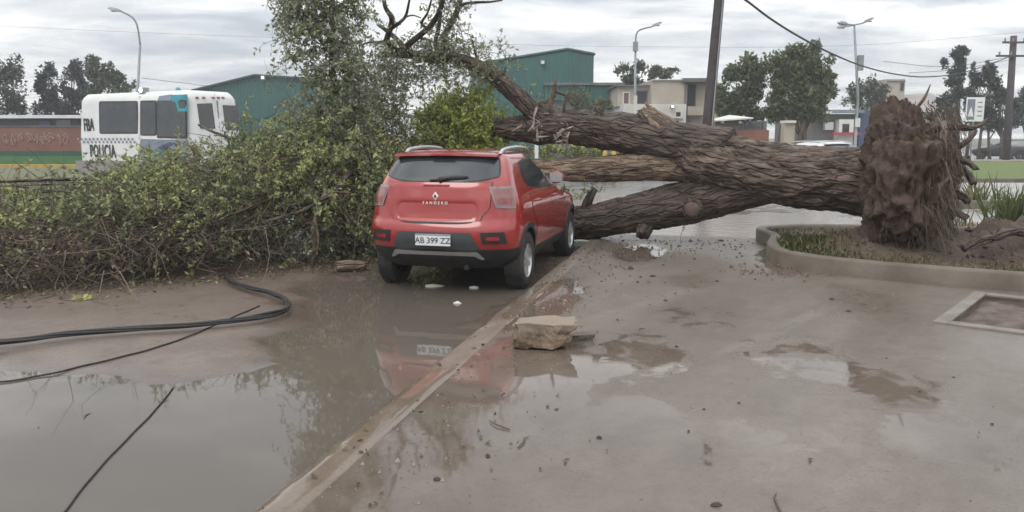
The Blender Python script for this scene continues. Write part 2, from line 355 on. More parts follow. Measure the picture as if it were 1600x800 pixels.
def bed_z(x, y):
    h = .13 + .03 * fbm((x * 1.5, y * 1.5, 3), 4)
    h += .30 * math.exp(-(((x - 4.85) / .75) ** 2 + ((y - 10.35) / .62) ** 2)) * (1 + .5 * fbm((x * 3, y * 3, 1), 4))     # heaved soil
    h += .22 * math.exp(-(((x - 6.5) / 1.0) ** 2 + ((y - 10.5) / .55) ** 2)) * (1 + .8 * fbm((x * 2.5, y * 2.5, 7), 4))
    h += .36 * math.exp(-(((x - 7.4) / .9) ** 2 + ((y - 10.3) / .6) ** 2)) * (1 + .8 * fbm((x * 2.5, y * 2.5, 7), 4))
    h -= .20 * math.exp(-(((x - 6.3) / .7) ** 2 + ((y - 9.7) / .4) ** 2))
    return h
def inside(x, y, poly):
    c = False; j = len(poly) - 1
    for i in range(len(poly)):
        if (poly[i][1] > y) != (poly[j][1] > y) and x < (poly[j][0] - poly[i][0]) * (y - poly[i][1]) / (poly[j][1] - poly[i][1]) + poly[i][0]: c = not c
        j = i
    return c
inner = [tuple(np.array(r[4][:2])) for r in rows]
outer = [tuple(np.array(r[3][:2])) for r in rows]
gx = np.arange(3.1, 10.7, .085); gy = np.arange(6.8, 13.3, .085); idx = {}; v = []; f = []
for j, y in enumerate(gy):
    for i, x in enumerate(gx):
        if inside(x, y, outer): idx[i, j] = len(v); v.append(Vector((x, y, bed_z(x, y))) + inv)
for (i, j) in list(idx):
    q = [idx.get(k) for k in ((i, j), (i + 1, j), (i + 1, j + 1), (i, j + 1))]
    if None not in q: f.append(tuple(q))
m, t, b = new_mat('bed_soil')
n = tnoise(t, 2.3, 6); n2 = tnoise(t, 30, 5)
c = mix_col(t, ramp(t, n, [(.38, 0), (.62, 1)]), (.05, .034, .026), (.10, .075, .05))
c = mix_col(t, ramp(t, n2, [(.45, 0), (.7, .7)]), c, (.14, .105, .07))
t.links.new(c, b.inputs['Base Color']); b.inputs['Roughness'].default_value = .85; bump(t, n2, .8, .02, b)
mk('soil', v, f, m, planter, True)
# verges, far kerbs
def grass_mat(name, a, b_, c_):
    m, t, b = new_mat(name); n = tnoise(t, .5, 7, .65); n2 = tnoise(t, 9, 6, .7)
    c = mix_col(t, ramp(t, n, [(.35, 0), (.65, 1)]), a, b_); c = mix_col(t, ramp(t, n2, [(.45, 0), (.72, .8)]), c, c_)
    t.links.new(c, b.inputs['Base Color']); b.inputs['Roughness'].default_value = .85; bump(t, n2, .9, .06, b); return m
M['lawn'] = grass_mat('lawn_grass', (.10, .155, .03), (.135, .175, .045), (.06, .10, .018))
def sheet(name, poly, z, mat): return tag(mk(name, [(x, y, z) for x, y in poly], [tuple(range(len(poly)))], mat), kind='structure')
sheet('lawn', [(13.5, 31), (70, 31), (90, 54), (16, 54)], -.02, M['lawn'])
sheet('verge', [(-70, 30), (-5.5, 31), (-4.5, 44), (-70, 46)], -.04, grass_mat('verge_grass', (.12, .13, .06), (.17, .15, .09), (.07, .09, .03)))
sheet('verge', [(-4, 33), (12, 33), (13, 44), (-4, 44)], -.04, grass_mat('rough_grass', (.13, .14, .05), (.18, .17, .08), (.07, .09, .03)))
M['yellow'] = pm('yellow_paint', (.50, .33, .06), (.36, .24, .07), 2, .7, .1, .2)
M['side_path'] = wet_mat('wet_path', (.30, .28, .26), (.38, .36, .34), (.22, .205, .19), .3, .25, .5, .2)
sheet('path', [(12, 54.6), (120, 54.6), (130, 62), (12, 62)], -.06, M['side_path'])
sheet('path', [(8.8, 13.6), (30, 13.6), (38, 30.4), (10.5, 30.4)], -.092, M['side_path'])
for a, c, lo, mt in (((9.2, 19.3), (17, 19.0), .10, M['pl_kerb']), ((13.5, 30.8), (70, 30.8), .05, M['pl_kerb']), ((-70, 46.6), (-20, 46.6), .06, M['yellow']), ((-70, 29.6), (-5.5, 30.6), .02, M['pl_kerb']), ((16, 54.3), (90, 54.3), .06, M['concrete'])):
    dx, dy = c[0] - a[0], c[1] - a[1]
    tag(bevel(MB().box(((a[0] + c[0]) / 2, (a[1] + c[1]) / 2, (lo - .2) / 2), (math.hypot(dx, dy), .18, lo + .2), math.atan2(dy, dx)).build('kerb', mt), .02), kind='structure')
# ================================================================== CARS
def interp(tab, z):
    xs = [a for a, _ in tab]; return float(np.interp(z, xs, [b for _, b in tab]))
def pch(tab):            # smoothed table
    xs = np.array([a for a, _ in tab]); ys = np.array([b for _, b in tab]); zz = np.linspace(xs[0], xs[-1], 400); y = np.interp(zz, xs, ys)
    k = np.ones(9) / 9; yp = np.pad(y, 4, mode='edge'); y2 = np.convolve(yp, k, 'valid')
    return lambda z: float(np.interp(z, zz, y2))
YR = pch([(.28, .30), (.40, .12), (.50, .05), (.60, .01), (.66, .0), (.715, .0), (.785, .012), (.81, .055), (.90, .075), (1.05, .095), (1.18, .125), (1.25, .165), (1.40, .29), (1.50, .385), (1.535, .45), (1.56, .62), (1.575, .95), (1.58, 1.3)])
WD = pch([(.28, .74), (.40, .835), (.55, .865), (.72, .875), (.9, .87), (1.0, .852), (1.08, .825), (1.3, .742), (1.45, .675), (1.52, .63), (1.55, .55), (1.57, .42), (1.58, .25)])
YF = pch([(.28, 3.75), (.40, 3.95), (.55, 4.06), (.7, 4.08), (.85, 4.0), (.92, 3.86), (.975, 3.45), (1.01, 3.08), (1.06, 2.95), (1.3, 2.46), (1.45, 2.12), (1.52, 1.92), (1.56, 1.65), (1.58, 1.4)])
NE = 2.75
def Lr(z): return .48 if z < 1.0 else .48 - .14 * min(1, (z - 1.0) / .5)
def Lf(z): return min(.75, (YF(z) - YR(z)) * .45)
def P(sg, t, z):
    w = WD(z); yr = YR(z); yf = YF(z)
    L = min(Lr(z), (yf - yr) * .45)
    if t <= 1:
        a = t * math.pi / 2; x = w * math.sin(a) ** (2 / NE) if a > 0 else 0; y = yr + L * (1 - max(0, math.cos(a)) ** (2 / NE))
    elif t <= 2: x = w; y = (yr + L) + (t - 1) * ((yf - Lf(z)) - (yr + L))
    else:
        a = (3 - t) * math.pi / 2; x = w * max(0, math.sin(a)) ** (2 / NE); y = yf - Lf(z) * (1 - max(0, math.cos(a)) ** (2 / NE))
    return Vector((sg * x, y, z))
def t_x(x, z): return math.asin(min(1, (abs(x) / WD(z))) ** (NE / 2)) / (math.pi / 2)
def t_y(y, z):
    yr = YR(z); L = min(Lr(z), (YF(z) - yr) * .45); y0 = yr + L; y1 = YF(z) - Lf(z)
    if y < y0:
        c = min(1, max(0, 1 - (y - yr) / L)); return math.acos(c ** (NE / 2)) / (math.pi / 2)
    if y <= y1: return 1 + (y - y0) / (y1 - y0)
    c = min(1, max(0, 1 - (YF(z) - y) / Lf(z))); return 3 - math.acos(c ** (NE / 2)) / (math.pi / 2)
def S_rear(x, z): return P(1 if x >= 0 else -1, t_x(x, z), z)
def S_side(sg): return lambda y, z: P(sg, t_y(y, z), z)
def patch(name, fn, surf, nu, nv, off, mat, parent, depth=.02, smooth=True):
    """a panel that follows the body surface: fn(u,v) gives surface coordinates"""
    pts = []
    for j in range(nv + 1):
        for i in range(nu + 1):
            a, b = fn(i / nu, j / nv); e = .004
            p = surf(a, b); du = surf(a + e, b) - surf(a - e, b); dv = surf(a, b + e) - surf(a, b - e)
            n = du.cross(dv)
            if n.length < 1e-9: n = Vector((p.x, 0, 0))
            n.normalize()
            if n.dot(Vector((p.x, p.y - 1.8, (p.z - .8) * .3))) < 0: n = -n
            pts.append((p, n))
    v = [p + n * off for p, n in pts]; nn = nu + 1
    f = [(j * nn + i, j * nn + i + 1, (j + 1) * nn + i + 1, (j + 1) * nn + i) for j in range(nv) for i in range(nu)]
    rim = [(0, i) for i in range(nn)] + [(j, nu) for j in range(1, nv + 1)] + [(nv, i) for i in range(nu - 1, -1, -1)] + [(j, 0) for j in range(nv - 1, 0, -1)]
    b0 = len(v)
    for j, i in rim: p, n = pts[j * nn + i]; v.append(p + n * (off - depth))
    for k in range(len(rim)):
        k2 = (k + 1) % len(rim)
        f.append((rim[k][0] * nn + rim[k][1], b0 + k, b0 + k2, rim[k2][0] * nn + rim[k2][1]))
    o = mk(name, v, f, mat, parent, smooth)
    bmx = bmesh.new(); bmx.from_mesh(o.data); bmesh.ops.recalc_face_normals(bmx, faces=bmx.faces); bmx.to_mesh(o.data); bmx.free()
    if smooth:
        o.data.set_sharp_from_angle(angle=R(40))
    return o
def text_mesh(name, s, size, mat, parent, mtx, ext=.002, space=1.0, bold=0.0):
    cu = bpy.data.curves.new(name, 'FONT'); cu.body = s; cu.size = size; cu.extrude = ext; cu.align_x = 'CENTER'; cu.align_y = 'CENTER'; cu.space_character = space; cu.offset = bold
    to = bpy.data.objects.new('tmp', cu); col.objects.link(to); dg = bpy.context.evaluated_depsgraph_get()
    me = bpy.data.meshes.new_from_object(to.evaluated_get(dg), depsgraph=dg); bpy.data.objects.remove(to)
    me.materials.clear(); me.materials.append(mat); o = bpy.data.objects.new(name, me); col.objects.link(o); o.parent = parent; o.matrix_local = mtx
    return o
BODY_CACHE = {}
WR, RA, FA = .325, .76, 3.34      # wheel radius, axle positions
def car_body(paint, parent):
    zs = list(np.concatenate([np.linspace(.28, .84, 15), np.linspace(.855, .90, 5), np.linspace(.92, 1.08, 12), np.linspace(1.1, 1.5, 16), np.linspace(1.51, 1.58, 9)]))
    tl = list(np.linspace(0, 1, 15)) + list(np.linspace(1, 2, 26))[1:] + list(np.linspace(2, 3, 13))[1:]
    v = []; f = []; n = 2 * len(tl) - 2
    for z in zs:
        for t in tl: v.append(P(1, t, z))
        for t in tl[-2:0:-1]: v.append(P(-1, t, z))
    for j in range(len(zs) - 1):
        for i in range(n): f.append((j * n + i, j * n + (i + 1) % n, (j + 1) * n + (i + 1) % n, (j + 1) * n + i))
    f.append(tuple(range(n - 1, -1, -1))); f.append(tuple((len(zs) - 1) * n + i for i in range(n)))
    o = mk('body', v, f, paint, parent, False, mats=[paint, M['black']])
    cm = MB()
    for ay in (RA, FA):
        for sg in (-1, 1):
            c = []; nseg = 40
            for xx in (.55, 1.1):
                c += [(sg * xx, ay + .375 * math.cos(2 * math.pi * k / nseg), .335 + .375 * math.sin(2 * math.pi * k / nseg)) for k in range(nseg)]
            fc = [tuple(range(nseg)), tuple(range(2 * nseg - 1, nseg - 1, -1))] + [(k, nseg + k, nseg + (k + 1) % nseg, (k + 1) % nseg) for k in range(nseg)]
            cm.add(c, fc)
    cut = cm.build('cut', M['black']); cut.parent = parent
    b = bmesh.new(); b.from_mesh(cut.data); bmesh.ops.recalc_face_normals(b, faces=b.faces); b.to_mesh(cut.data); b.free()
    md = o.modifiers.new('arch', 'BOOLEAN'); md.object = cut; md.operation = 'DIFFERENCE'; md.solver = 'EXACT'; md.material_mode = 'TRANSFER'
    dg = bpy.context.evaluated_depsgraph_get(); me = bpy.data.meshes.new_from_object(o.evaluated_get(dg), depsgraph=dg)
    o.modifiers.clear(); o.data = me; bpy.data.objects.remove(cut)
    me.polygons.foreach_set('use_smooth', [True] * len(me.polygons)); me.set_sharp_from_angle(angle=R(35))
    return o
def wheel_mesh():
    prof = [(.195, -.10), (.215, -.105), (.30, -.105), (.318, -.09), (.325, -.06), (.325, .06), (.318, .09), (.30, .105), (.215, .105), (.195, .10)]
    v = []; f = []; n = 40; m = len(prof)
    for k in range(n):
        a = 2 * math.pi * k / n
        for r, x in prof: v.append((x, r * math.cos(a), r * math.sin(a)))
    for k in range(n):
        for i in range(m - 1): f.append((k * m + i, k * m + i + 1, ((k + 1) % n) * m + i + 1, ((k + 1) % n) * m + i))
    tread = []
    b = MB(); b.add(v, f)
    for k in range(36):
        a = 2 * math.pi * k / 36
        for x0 in (-.05, .05):
            c = Vector((x0, .324 * math.cos(a), .324 * math.sin(a)))
            tx = Vector((0, -math.sin(a), math.cos(a))); rd = Vector((0, math.cos(a), math.sin(a))); ax = Vector((1, .0, 0))
            q = []
            for e in (-.01, .006):
                for (s1, s2) in ((-1, -1), (1, -1), (1, 1), (-1, 1)): q.append(c + ax * s1 * .04 + tx * s2 * .017 + rd * e)
            b.add(q, [(4, 5, 6, 7), (0, 1, 5, 4), (1, 2, 6, 5), (2, 3, 7, 6), (3, 0, 4, 7)])
    return b
def rim_mesh(sp=10):
    b = MB(); n = 40; v = []; f = []
    prof = [(.198, .10), (.192, .088), (.182, .06), (.17, .02), (.0, .01)]
    m = len(prof)
    for k in range(n):
        a = 2 * math.pi * k / n
        for r, x in prof: v.append((x, r * math.cos(a), r * math.sin(a)))
    for k in range(n):
        for i in range(m - 2): f.append((k * m + i, k * m + i + 1, ((k + 1) % n) * m + i + 1, ((k + 1) % n) * m + i))
    b.add(v, f); return b
def spoke_mesh(k, sp):
    a = 2 * math.pi * k / sp; b = MB(); q = []
    rd = Vector((0, math.cos(a), math.sin(a))); tx = Vector((0, -math.sin(a), math.cos(a)))
    for r, w, x0, x1 in ((.03, .032, .05, .092), (.12, .024, .045, .088), (.192, .034, .04, .086)):
        for s, x in ((-1, x0), (1, x0), (.75, x1), (-.75, x1)): q.append(rd * r + tx * s * w * .8 + Vector((x, 0, 0)))
    b.add(q, [(0, 3, 2, 1), (8, 9, 10, 11)] + [(j * 4 + i, j * 4 + (i + 1) % 4, j * 4 + 4 + (i + 1) % 4, j * 4 + 4 + i) for j in (0, 1) for i in range(4)])
    return b
_wm = {}
def add_wheel(parent, sg, ay, detail=True):
    if not _wm:
        w = wheel_mesh().build('wheel', M['rubber'], None, True); _wm['w'] = w.data; w.data.set_sharp_from_angle(angle=R(50)); bpy.data.objects.remove(w)
        w = rim_mesh().build('rim', M['rim'], None, True); _wm['r'] = w.data; bpy.data.objects.remove(w)
        for k in range(7):
            w = spoke_mesh(k, 7).build('spoke', M['rim']); _wm['s', k] = w.data; bpy.data.objects.remove(w)
        w = MB().tube([(.02, 0, 0), (.095, 0, 0)], [.045, .038], 16).build('hub', M['rim'], None, True); _wm['h'] = w.data; w.data.set_sharp_from_angle(angle=R(40)); bpy.data.objects.remove(w)
        w = MB().tube([(-.02, 0, 0), (.03, 0, 0)], .17, 24).build('brake', M['black']); _wm['b'] = w.data; bpy.data.objects.remove(w)
    o = bpy.data.objects.new('wheel', _wm['w']); col.objects.link(o); o.parent = parent
    o.location = (sg * .762, ay, WR); o.rotation_euler = (random.uniform(0, 6) if sg > 0 else 0, 0, 0 if sg > 0 else math.pi)
    for k in ['r', 'h', 'b'] + ([('s', i) for i in range(7)] if detail else []):
        d = _wm[k]; c = bpy.data.objects.new(d.name.split('.')[0], d); col.objects.link(c); c.parent = o
    return o
def make_car(label, paint, loc, rz, group=None, detail=True, tail=True, name='parked_car'):
    c = empty(name, loc, rz, label, 'car', group)
    car_body(paint, c)
    # glass
    def rw(u, v_):
        z0 = 1.238 + .05 * abs(2 * u - 1) ** 4; z1 = 1.492 - .018 * (2 * u - 1) ** 2; z = z0 + (z1 - z0) * v_
        hw = (.652 - .06 * v_) * (1 - .03 * (1 - v_) ** 6); return ((2 * u - 1) * hw, z)
    patch('window_seal', lambda u, v_: rw(-.012 + 1.024 * u, -.04 + 1.08 * v_), S_rear, 30, 10, .003, M['black'], c)
    patch('rear_window', rw, S_rear, 30, 10, .006, M['glass'], c)
    patch('windscreen', lambda u, v_: (.0, .0), (lambda a, b: Vector((0, 0, 0))), 1, 1, 0, M['glass'], c) if False else None
    def ws(u, v_):
        z = 1.07 + .42 * v_; x = (2 * u - 1) * .93; return (x, z)
    def S_front(x, z): return P(1 if x >= 0 else -1, 3 - math.asin(min(1, abs(x)) ** (NE / 2)) / (math.pi / 2), z)
    patch('windscreen', ws, S_front, 24, 8, .006, M['glass'], c)
    for sg in (1, -1):
        Sd = S_side(sg)
        def qw(u, v_):   # rear side glass, pointed at its tail
            y0 = .80 + .16 * v_ + .20 * (1 - v_) ** 3; y1 = 1.93 - .06 * v_; z0 = 1.115; z1 = 1.455
            y = y0 + (y1 - y0) * u; return (y, z0 + .05 * (1 - u) ** 3 + (z1 - z0 - .05 * (1 - u) ** 3) * v_ - .04 * v_ * (1 - u) ** 4)
        patch('window_seal', lambda u, v_: qw(-.02 + 1.05 * u, -.05 + 1.1 * v_), Sd, 14, 8, .0025, M['black'], c)
        patch('side_window', qw, Sd, 14, 8, .005, M['glass'], c)
        def fw(u, v_):
            y0 = 1.98 - .06 * v_; y1 = 2.82 - .66 * v_; return (y0 + (y1 - y0) * u, 1.105 + .35 * v_)
        patch('window_seal', lambda u, v_: fw(-.03 + 1.06 * u, -.05 + 1.1 * v_), Sd, 12, 8, .0025, M['black'], c)
        patch('side_window', fw, Sd, 12, 8, .005, M['glass'], c)
        def rd(u, v_):
            y0 = 1.17 - .19 * sstep(.35, .8, v_); y1 = 1.95; return (y0 + (y1 - y0) * u, .44 + .625 * v_)
        patch('shut_line', lambda u, v_: rd(-.014 + 1.028 * u, -.012 + 1.024 * v_), Sd, 10, 12, .002, M['black'], c); patch('shut_line', lambda u, v_: (1.953 + .96 * u, .432 + .641 * v_), Sd, 10, 12, .0015, M['black'], c)
        d1 = patch('door', rd, Sd, 10, 12, .006, paint, c)
        d2 = patch('door', lambda u, v_: (1.965 + (2.90 - 1.965) * u, .44 + .625 * v_), Sd, 10, 12, .006, paint, c)
        if detail:
            for dd, yy in ((d1, 1.12), (d2, 2.08)):
                p = Sd(yy + .08, .985)
                hm = MB().tube([(p.x, yy, .985), (p.x + sg * .035, yy + .03, .987), (p.x + sg * .035, yy + .16, .987), (p.x, yy + .19, .985)], .013, 8)
                hm.build('door_handle', paint, dd, True)
        # black sill, arch cladding
        patch('sill', lambda u, v_: (1.14 + 1.80 * u, .285 + .14 * v_), Sd, 12, 4, .010, M['black'], c)
        for ay in (RA, FA):
            def arch(u, v_):
                a = R(-8 + 196 * u); r = .372 + .055 * v_
                return (ay + r * math.cos(a), max(.285, .335 + r * math.sin(a)))
            patch('arch_trim', arch, Sd, 28, 2, .012, M['black'], c)
            add_wheel(c, sg, ay, detail)
        # mirror
        mp = Sd(2.72, 1.10)
        v = []; f = []
        mo = MB().tube([(mp.x + sg * .02, 2.70, 1.12), (mp.x + sg * .09, 2.69, 1.15)], .025, 8).build('mirror', M['black'], c)
        bmx = bmesh.new(); bmesh.ops.create_uvsphere(bmx, u_segments=14, v_segments=10, radius=1)
        for q in bmx.verts:
            q.co = Vector((q.co.x * .11 + mp.x + sg * .17, max(-.02, q.co.y * .07) + 2.68, q.co.z * .08 + 1.175))
        me = bpy.data.meshes.new('mirror_cap'); bmx.to_mesh(me); bmx.free(); me.materials.append(paint); me.polygons.foreach_set('use_smooth', [True] * len(me.polygons))
        mc = bpy.data.objects.new('mirror_cap', me); col.objects.link(mc); mc.parent = mo
        MB().box((mp.x + sg * .17, 2.657, 1.175), (.17, .012, .12)).build('mirror_glass', M['silver'], mo)
        # roof rail
        rp = [(sg * .56, .66, 1.52), (sg * .572, .78, 1.572), (sg * .58, 1.3, 1.592), (sg * .57, 1.8, 1.572), (sg * .56, 1.95, 1.52)]
        MB().tube(catmull(rp, 4), .024, 8).build('roof_rail', M['silver'], c, True)
        # tail light on the corner
        def tl(u, v_):
            x0 = t_x(.585 + .03 * (1 - v_), 1.1); z = .965 + .22 * v_ - .015 * u * (1 - v_); y1 = t_y(.40 - .06 * (1 - v_), z)
            return (x0 + (y1 - x0) * u, z)
        S_t = lambda t, z: P(sg, t, z)
        tlo = patch('tail_light', tl, S_t, 16, 8, .014, M['lens_pale'], c)
        def tl2(u, v_): return tl(.07 + .86 * u, .09 + .80 * v_)
        patch('lens', tl2, S_t, 12, 6, .018, M['lens_pink'], tlo)
        def tl3(u, v_): return tl(.16 + .58 * u, .16 + .30 * v_)
        patch('lens', tl3, S_t, 8, 4, .021, M['lens_red'], tlo)
        # bumper side insets with reflectors
        bi = patch('bumper_inset', lambda u, v_: (sg * (.53 + .24 * u - .02 * v_), .585 + .125 * v_), S_rear, 8, 4, .006, M['black'], c)
        if detail: patch('reflector', lambda u, v_: (sg * (.57 + .13 * u), .625 + .035 * v_), S_rear, 6, 2, .010, M['reflector'], bi)
    hf = lambda u, v_: ((2 * u - 1) * (.50 + .09 * sstep(0, .4, v_)), .806 + .42 * v_ + .028 * abs(2 * u - 1) ** 5 * (1 - v_))
    hsl = patch('shut_line', lambda u, v_: hf(-.009 + 1.018 * u, -.028 + 1.045 * v_), S_rear, 28, 14, .003, M['black'], c)
    hatch = patch('hatch', hf, S_rear, 28, 14, .010, paint, c)
    # body creases of the hatch are pressed in
    for q in list(hatch.data.vertices) + list(hsl.data.vertices):
        if abs(q.co.x) < .47 and .82 < q.co.z < 1.20:
            q.co.y += .030 * sstep(.47, .40, abs(q.co.x)) * sstep(.825, .875, q.co.z) * sstep(1.05, .95, q.co.z)
    patch('bumper_insert', lambda u, v_: ((2 * u - 1) * (.50 - .09 * v_), .52 + .185 * v_), S_rear, 20, 6, .004, M['grey_plastic'], c)
    patch('valance', lambda u, v_: (-.98 + 1.96 * u, .285 + .235 * v_), lambda a, z: P(1 if a >= 0 else -1, abs(a), z), 44, 6, .007, M['black'], c)
    sk = MB(); prof = [(-.53, .41), (-.47, .49), (.47, .49), (.53, .41), (.50, .41), (.44, .447), (-.44, .447), (-.50, .41)]
    pts = [(x, YR(z) - .026 + .12 * abs(x) ** 3, z) for x, z in prof]
    pts2 = [(x, y + .14, z) for x, y, z in pts]
    sk.add(pts + pts2, [(1, 2, 5, 6), (0, 1, 6, 7), (2, 3, 4, 5)] + [(i, 8 + i, 8 + (i + 1) % 8, (i + 1) % 8) for i in range(8)])
    sk.build('skid_plate', M['silver'], c)
    # spoiler and its brake lamp
    sp = MB(); xs_ = np.linspace(-.60, .60, 17); v = []
    for x in xs_:
        k = (abs(x) / .60) ** 3
        for (y, z) in ((.33 + .07 * k, 1.512 - .012 * k), (.335 + .07 * k, 1.535 - .012 * k), (.50, 1.572 - .035 * k), (.62, 1.572 - .04 * k), (.50, 1.49)): v.append((x, y, z))
    f = [(i * 5 + j, i * 5 + (j + 1) % 5, (i + 1) * 5 + (j + 1) % 5, (i + 1) * 5 + j) for i in range(16) for j in range(5)] + [(4, 3, 2, 1, 0), tuple(80 + j for j in range(5))]
    sp.add(v, f); spo = sp.build('spoiler', paint, c, True); spo.data.set_sharp_from_angle(angle=R(35))
    if detail:
        MB().box((0, .322, 1.522), (.26, .02, .016)).build('brake_lamp', M['reflector'], spo)
        # wiper
        wp = MB(); 
        q = [S_rear(x, z) + Vector((0, -.022, .008)) for x, z in ((.02, 1.245), (.10, 1.27), (.22, 1.285), (.34, 1.283))]
        wi = wp.tube(q, [.03, .022, .016, .008], 8).build('wiper', M['black'], c, True)
        q = [S_rear(x, z) + Vector((0, -.018, .006)) for x, z in ((-.08, 1.245), (.08, 1.26), (.30, 1.275))]
        MB().tube(q, .012, 6).build('wiper_blade', M['black'], wi, True)
        # plate
        py = YR(.62) - .022
        pn = bevel(MB().box((0, py, .622), (.40, .012, .125)).build('number_plate', M['plate'], c), .004)
        mt = Matrix.Translation((0, py - .0065, .614)) @ Matrix.Rotation(R(90), 4, 'X')
        text_mesh('plate_number', 'AB 399 ZZ', .088, M['ink'], pn, mt, .001, 1.0, .001)
        MB().box((0, py - .0065, .677), (.39, .002, .012)).build('plate_band', M['greywrap'], pn)
        # emblem: two nested diamonds, and letters
        def dia(r, w): return [(0, r), (w, 0), (0, -r), (-w, 0)]
        ey = YR(1.09) - .020; em = MB()
        o_, i_ = dia(.048, .036), dia(.026, .018); v = []
        for (rr, yy) in ((o_, ey), (i_, ey - .004)): v += [(x, yy, 1.085 + z) for x, z in rr]
        v += [(x, ey + .02, 1.085 + z) for x, z in o_]
        em.add(v, [(k, (k + 1) % 4, 4 + (k + 1) % 4, 4 + k) for k in range(4)] + [(k, 8 + k, 8 + (k + 1) % 4, (k + 1) % 4) for k in range(4)])
        em.build('emblem', M['chrome'], c)
        mt = Matrix.Translation((0, YR(1.01) - .013, 1.012)) @ Matrix.Rotation(R(85), 4, 'X')
        text_mesh('lettering', 'SANDERO', .042, M['chrome'], c, mt, .003, 1.75, .0008)
        mt = Matrix.Translation((.0, YR(.965) + .012, .965)) @ Matrix.Rotation(R(85), 4, 'X')
        text_mesh('lettering', 'STEPWAY', .02, M['chrome'], c, mt, .003, 1.2, .0006)
        bevel(MB().box((0, YR(1.205) - .012, 1.20), (.30, .03, .02)).build('hatch_handle', paint, c), .006)
        MB().tube([(.30, .22, .30), (.30, .5, .30)], .03, 10).build('exhaust', M['black'], c)
        MB().box((0, 2.1, .27), (1.0, 2.4, .06)).build('underbody', M['black'], c)
    return c
axle = Vector((-.65, 9.30, 0)); hd = R(-15)
fwd = Vector((math.sin(R(15)), math.cos(R(15)), 0))
ro = axle - fwd * RA
make_car('red hatchback with silver roof rails parked against the kerb beneath the fallen tree', M['red'], (ro.x, ro.y, -.112), hd, name='parked_car')
# ================================================================== THE FALLEN TREE
def bark_mat(name, c1, c2, c3, rough=.75):
    m, t, b = new_mat(name)
    vec = N(t, 'ShaderNodeAttribute', attribute_name='bark').outputs['Vector']
    mp = N(t, 'ShaderNodeMapping'); mp.inputs['Scale'].default_value = (1, 1, .34); t.links.new(vec, mp.inputs[0])
    vo = N(t, 'ShaderNodeTexVoronoi', feature='DISTANCE_TO_EDGE'); vo.inputs['Scale'].default_value = 15; mp2 = N(t, 'ShaderNodeMapping'); mp2.inputs['Scale'].default_value = (1, 1, .17); t.links.new(vec, mp2.inputs[0]); nd_ = N(t, 'ShaderNodeMix', data_type='VECTOR'); nd_.inputs[0].default_value = .10; t.links.new(mp2.outputs[0], nd_.inputs[4]); nv_ = N(t, 'ShaderNodeTexNoise'); nv_.inputs['Scale'].default_value = 9; t.links.new(mp.outputs[0], nv_.inputs['Vector']); t.links.new(nv_.outputs[1], nd_.inputs[5]); t.links.new(nd_.outputs[1], vo.inputs['Vector'])
    crack = ramp(t, vo.outputs[0], [(.0, 0), (.16, 1)])
    n = tnoise(t, 8, 7, .65, mp.outputs[0], .4); n2 = tnoise(t, 22, 6, .65, mp.outputs[0]); n3 = tnoise(t, 1.6, 4, .5, vec)
    c = mix_col(t, ramp(t, n, [(.40, 0), (.60, 1)]), c1, c2); c = mix_col(t, ramp(t, n2, [(.56, 0), (.70, .55)]), c, tuple(x * 1.35 for x in c2)); c = mix_col(t, ramp(t, n3, [(.52, 0), (.72, .7)]), c, c3)
    t.links.new(c, b.inputs['Base Color']); b.inputs['Roughness'].default_value = rough
    h = math_node(t, 'ADD', math_node(t, 'ADD', n, math_node(t, 'MULTIPLY', n2, .5)), math_node(t, 'MULTIPLY', crack, .8)); bump(t, h, 1.0, .06, b); return m
M['bark'] = bark_mat('wet_bark', (.055, .040, .031), (.20, .146, .112), (.125, .098, .078))
M['bark_dark'] = bark_mat('dark_wet_bark', (.042, .031, .026), (.135, .10, .08), (.085, .07, .058))
M['bark_pale'] = bark_mat('pale_stripped_bark', (.15, .108, .075), (.30, .225, .155), (.11, .08, .06))
M['torn'] = pm('torn_wood', (.30, .215, .16), (.19, .13, .10), 9, .8, .1, .6, .01, 40)
M['cutwood'] = pm('cut_wood', (.17, .115, .095), (.10, .07, .06), 14, .8, .1, .5, .01, 40)
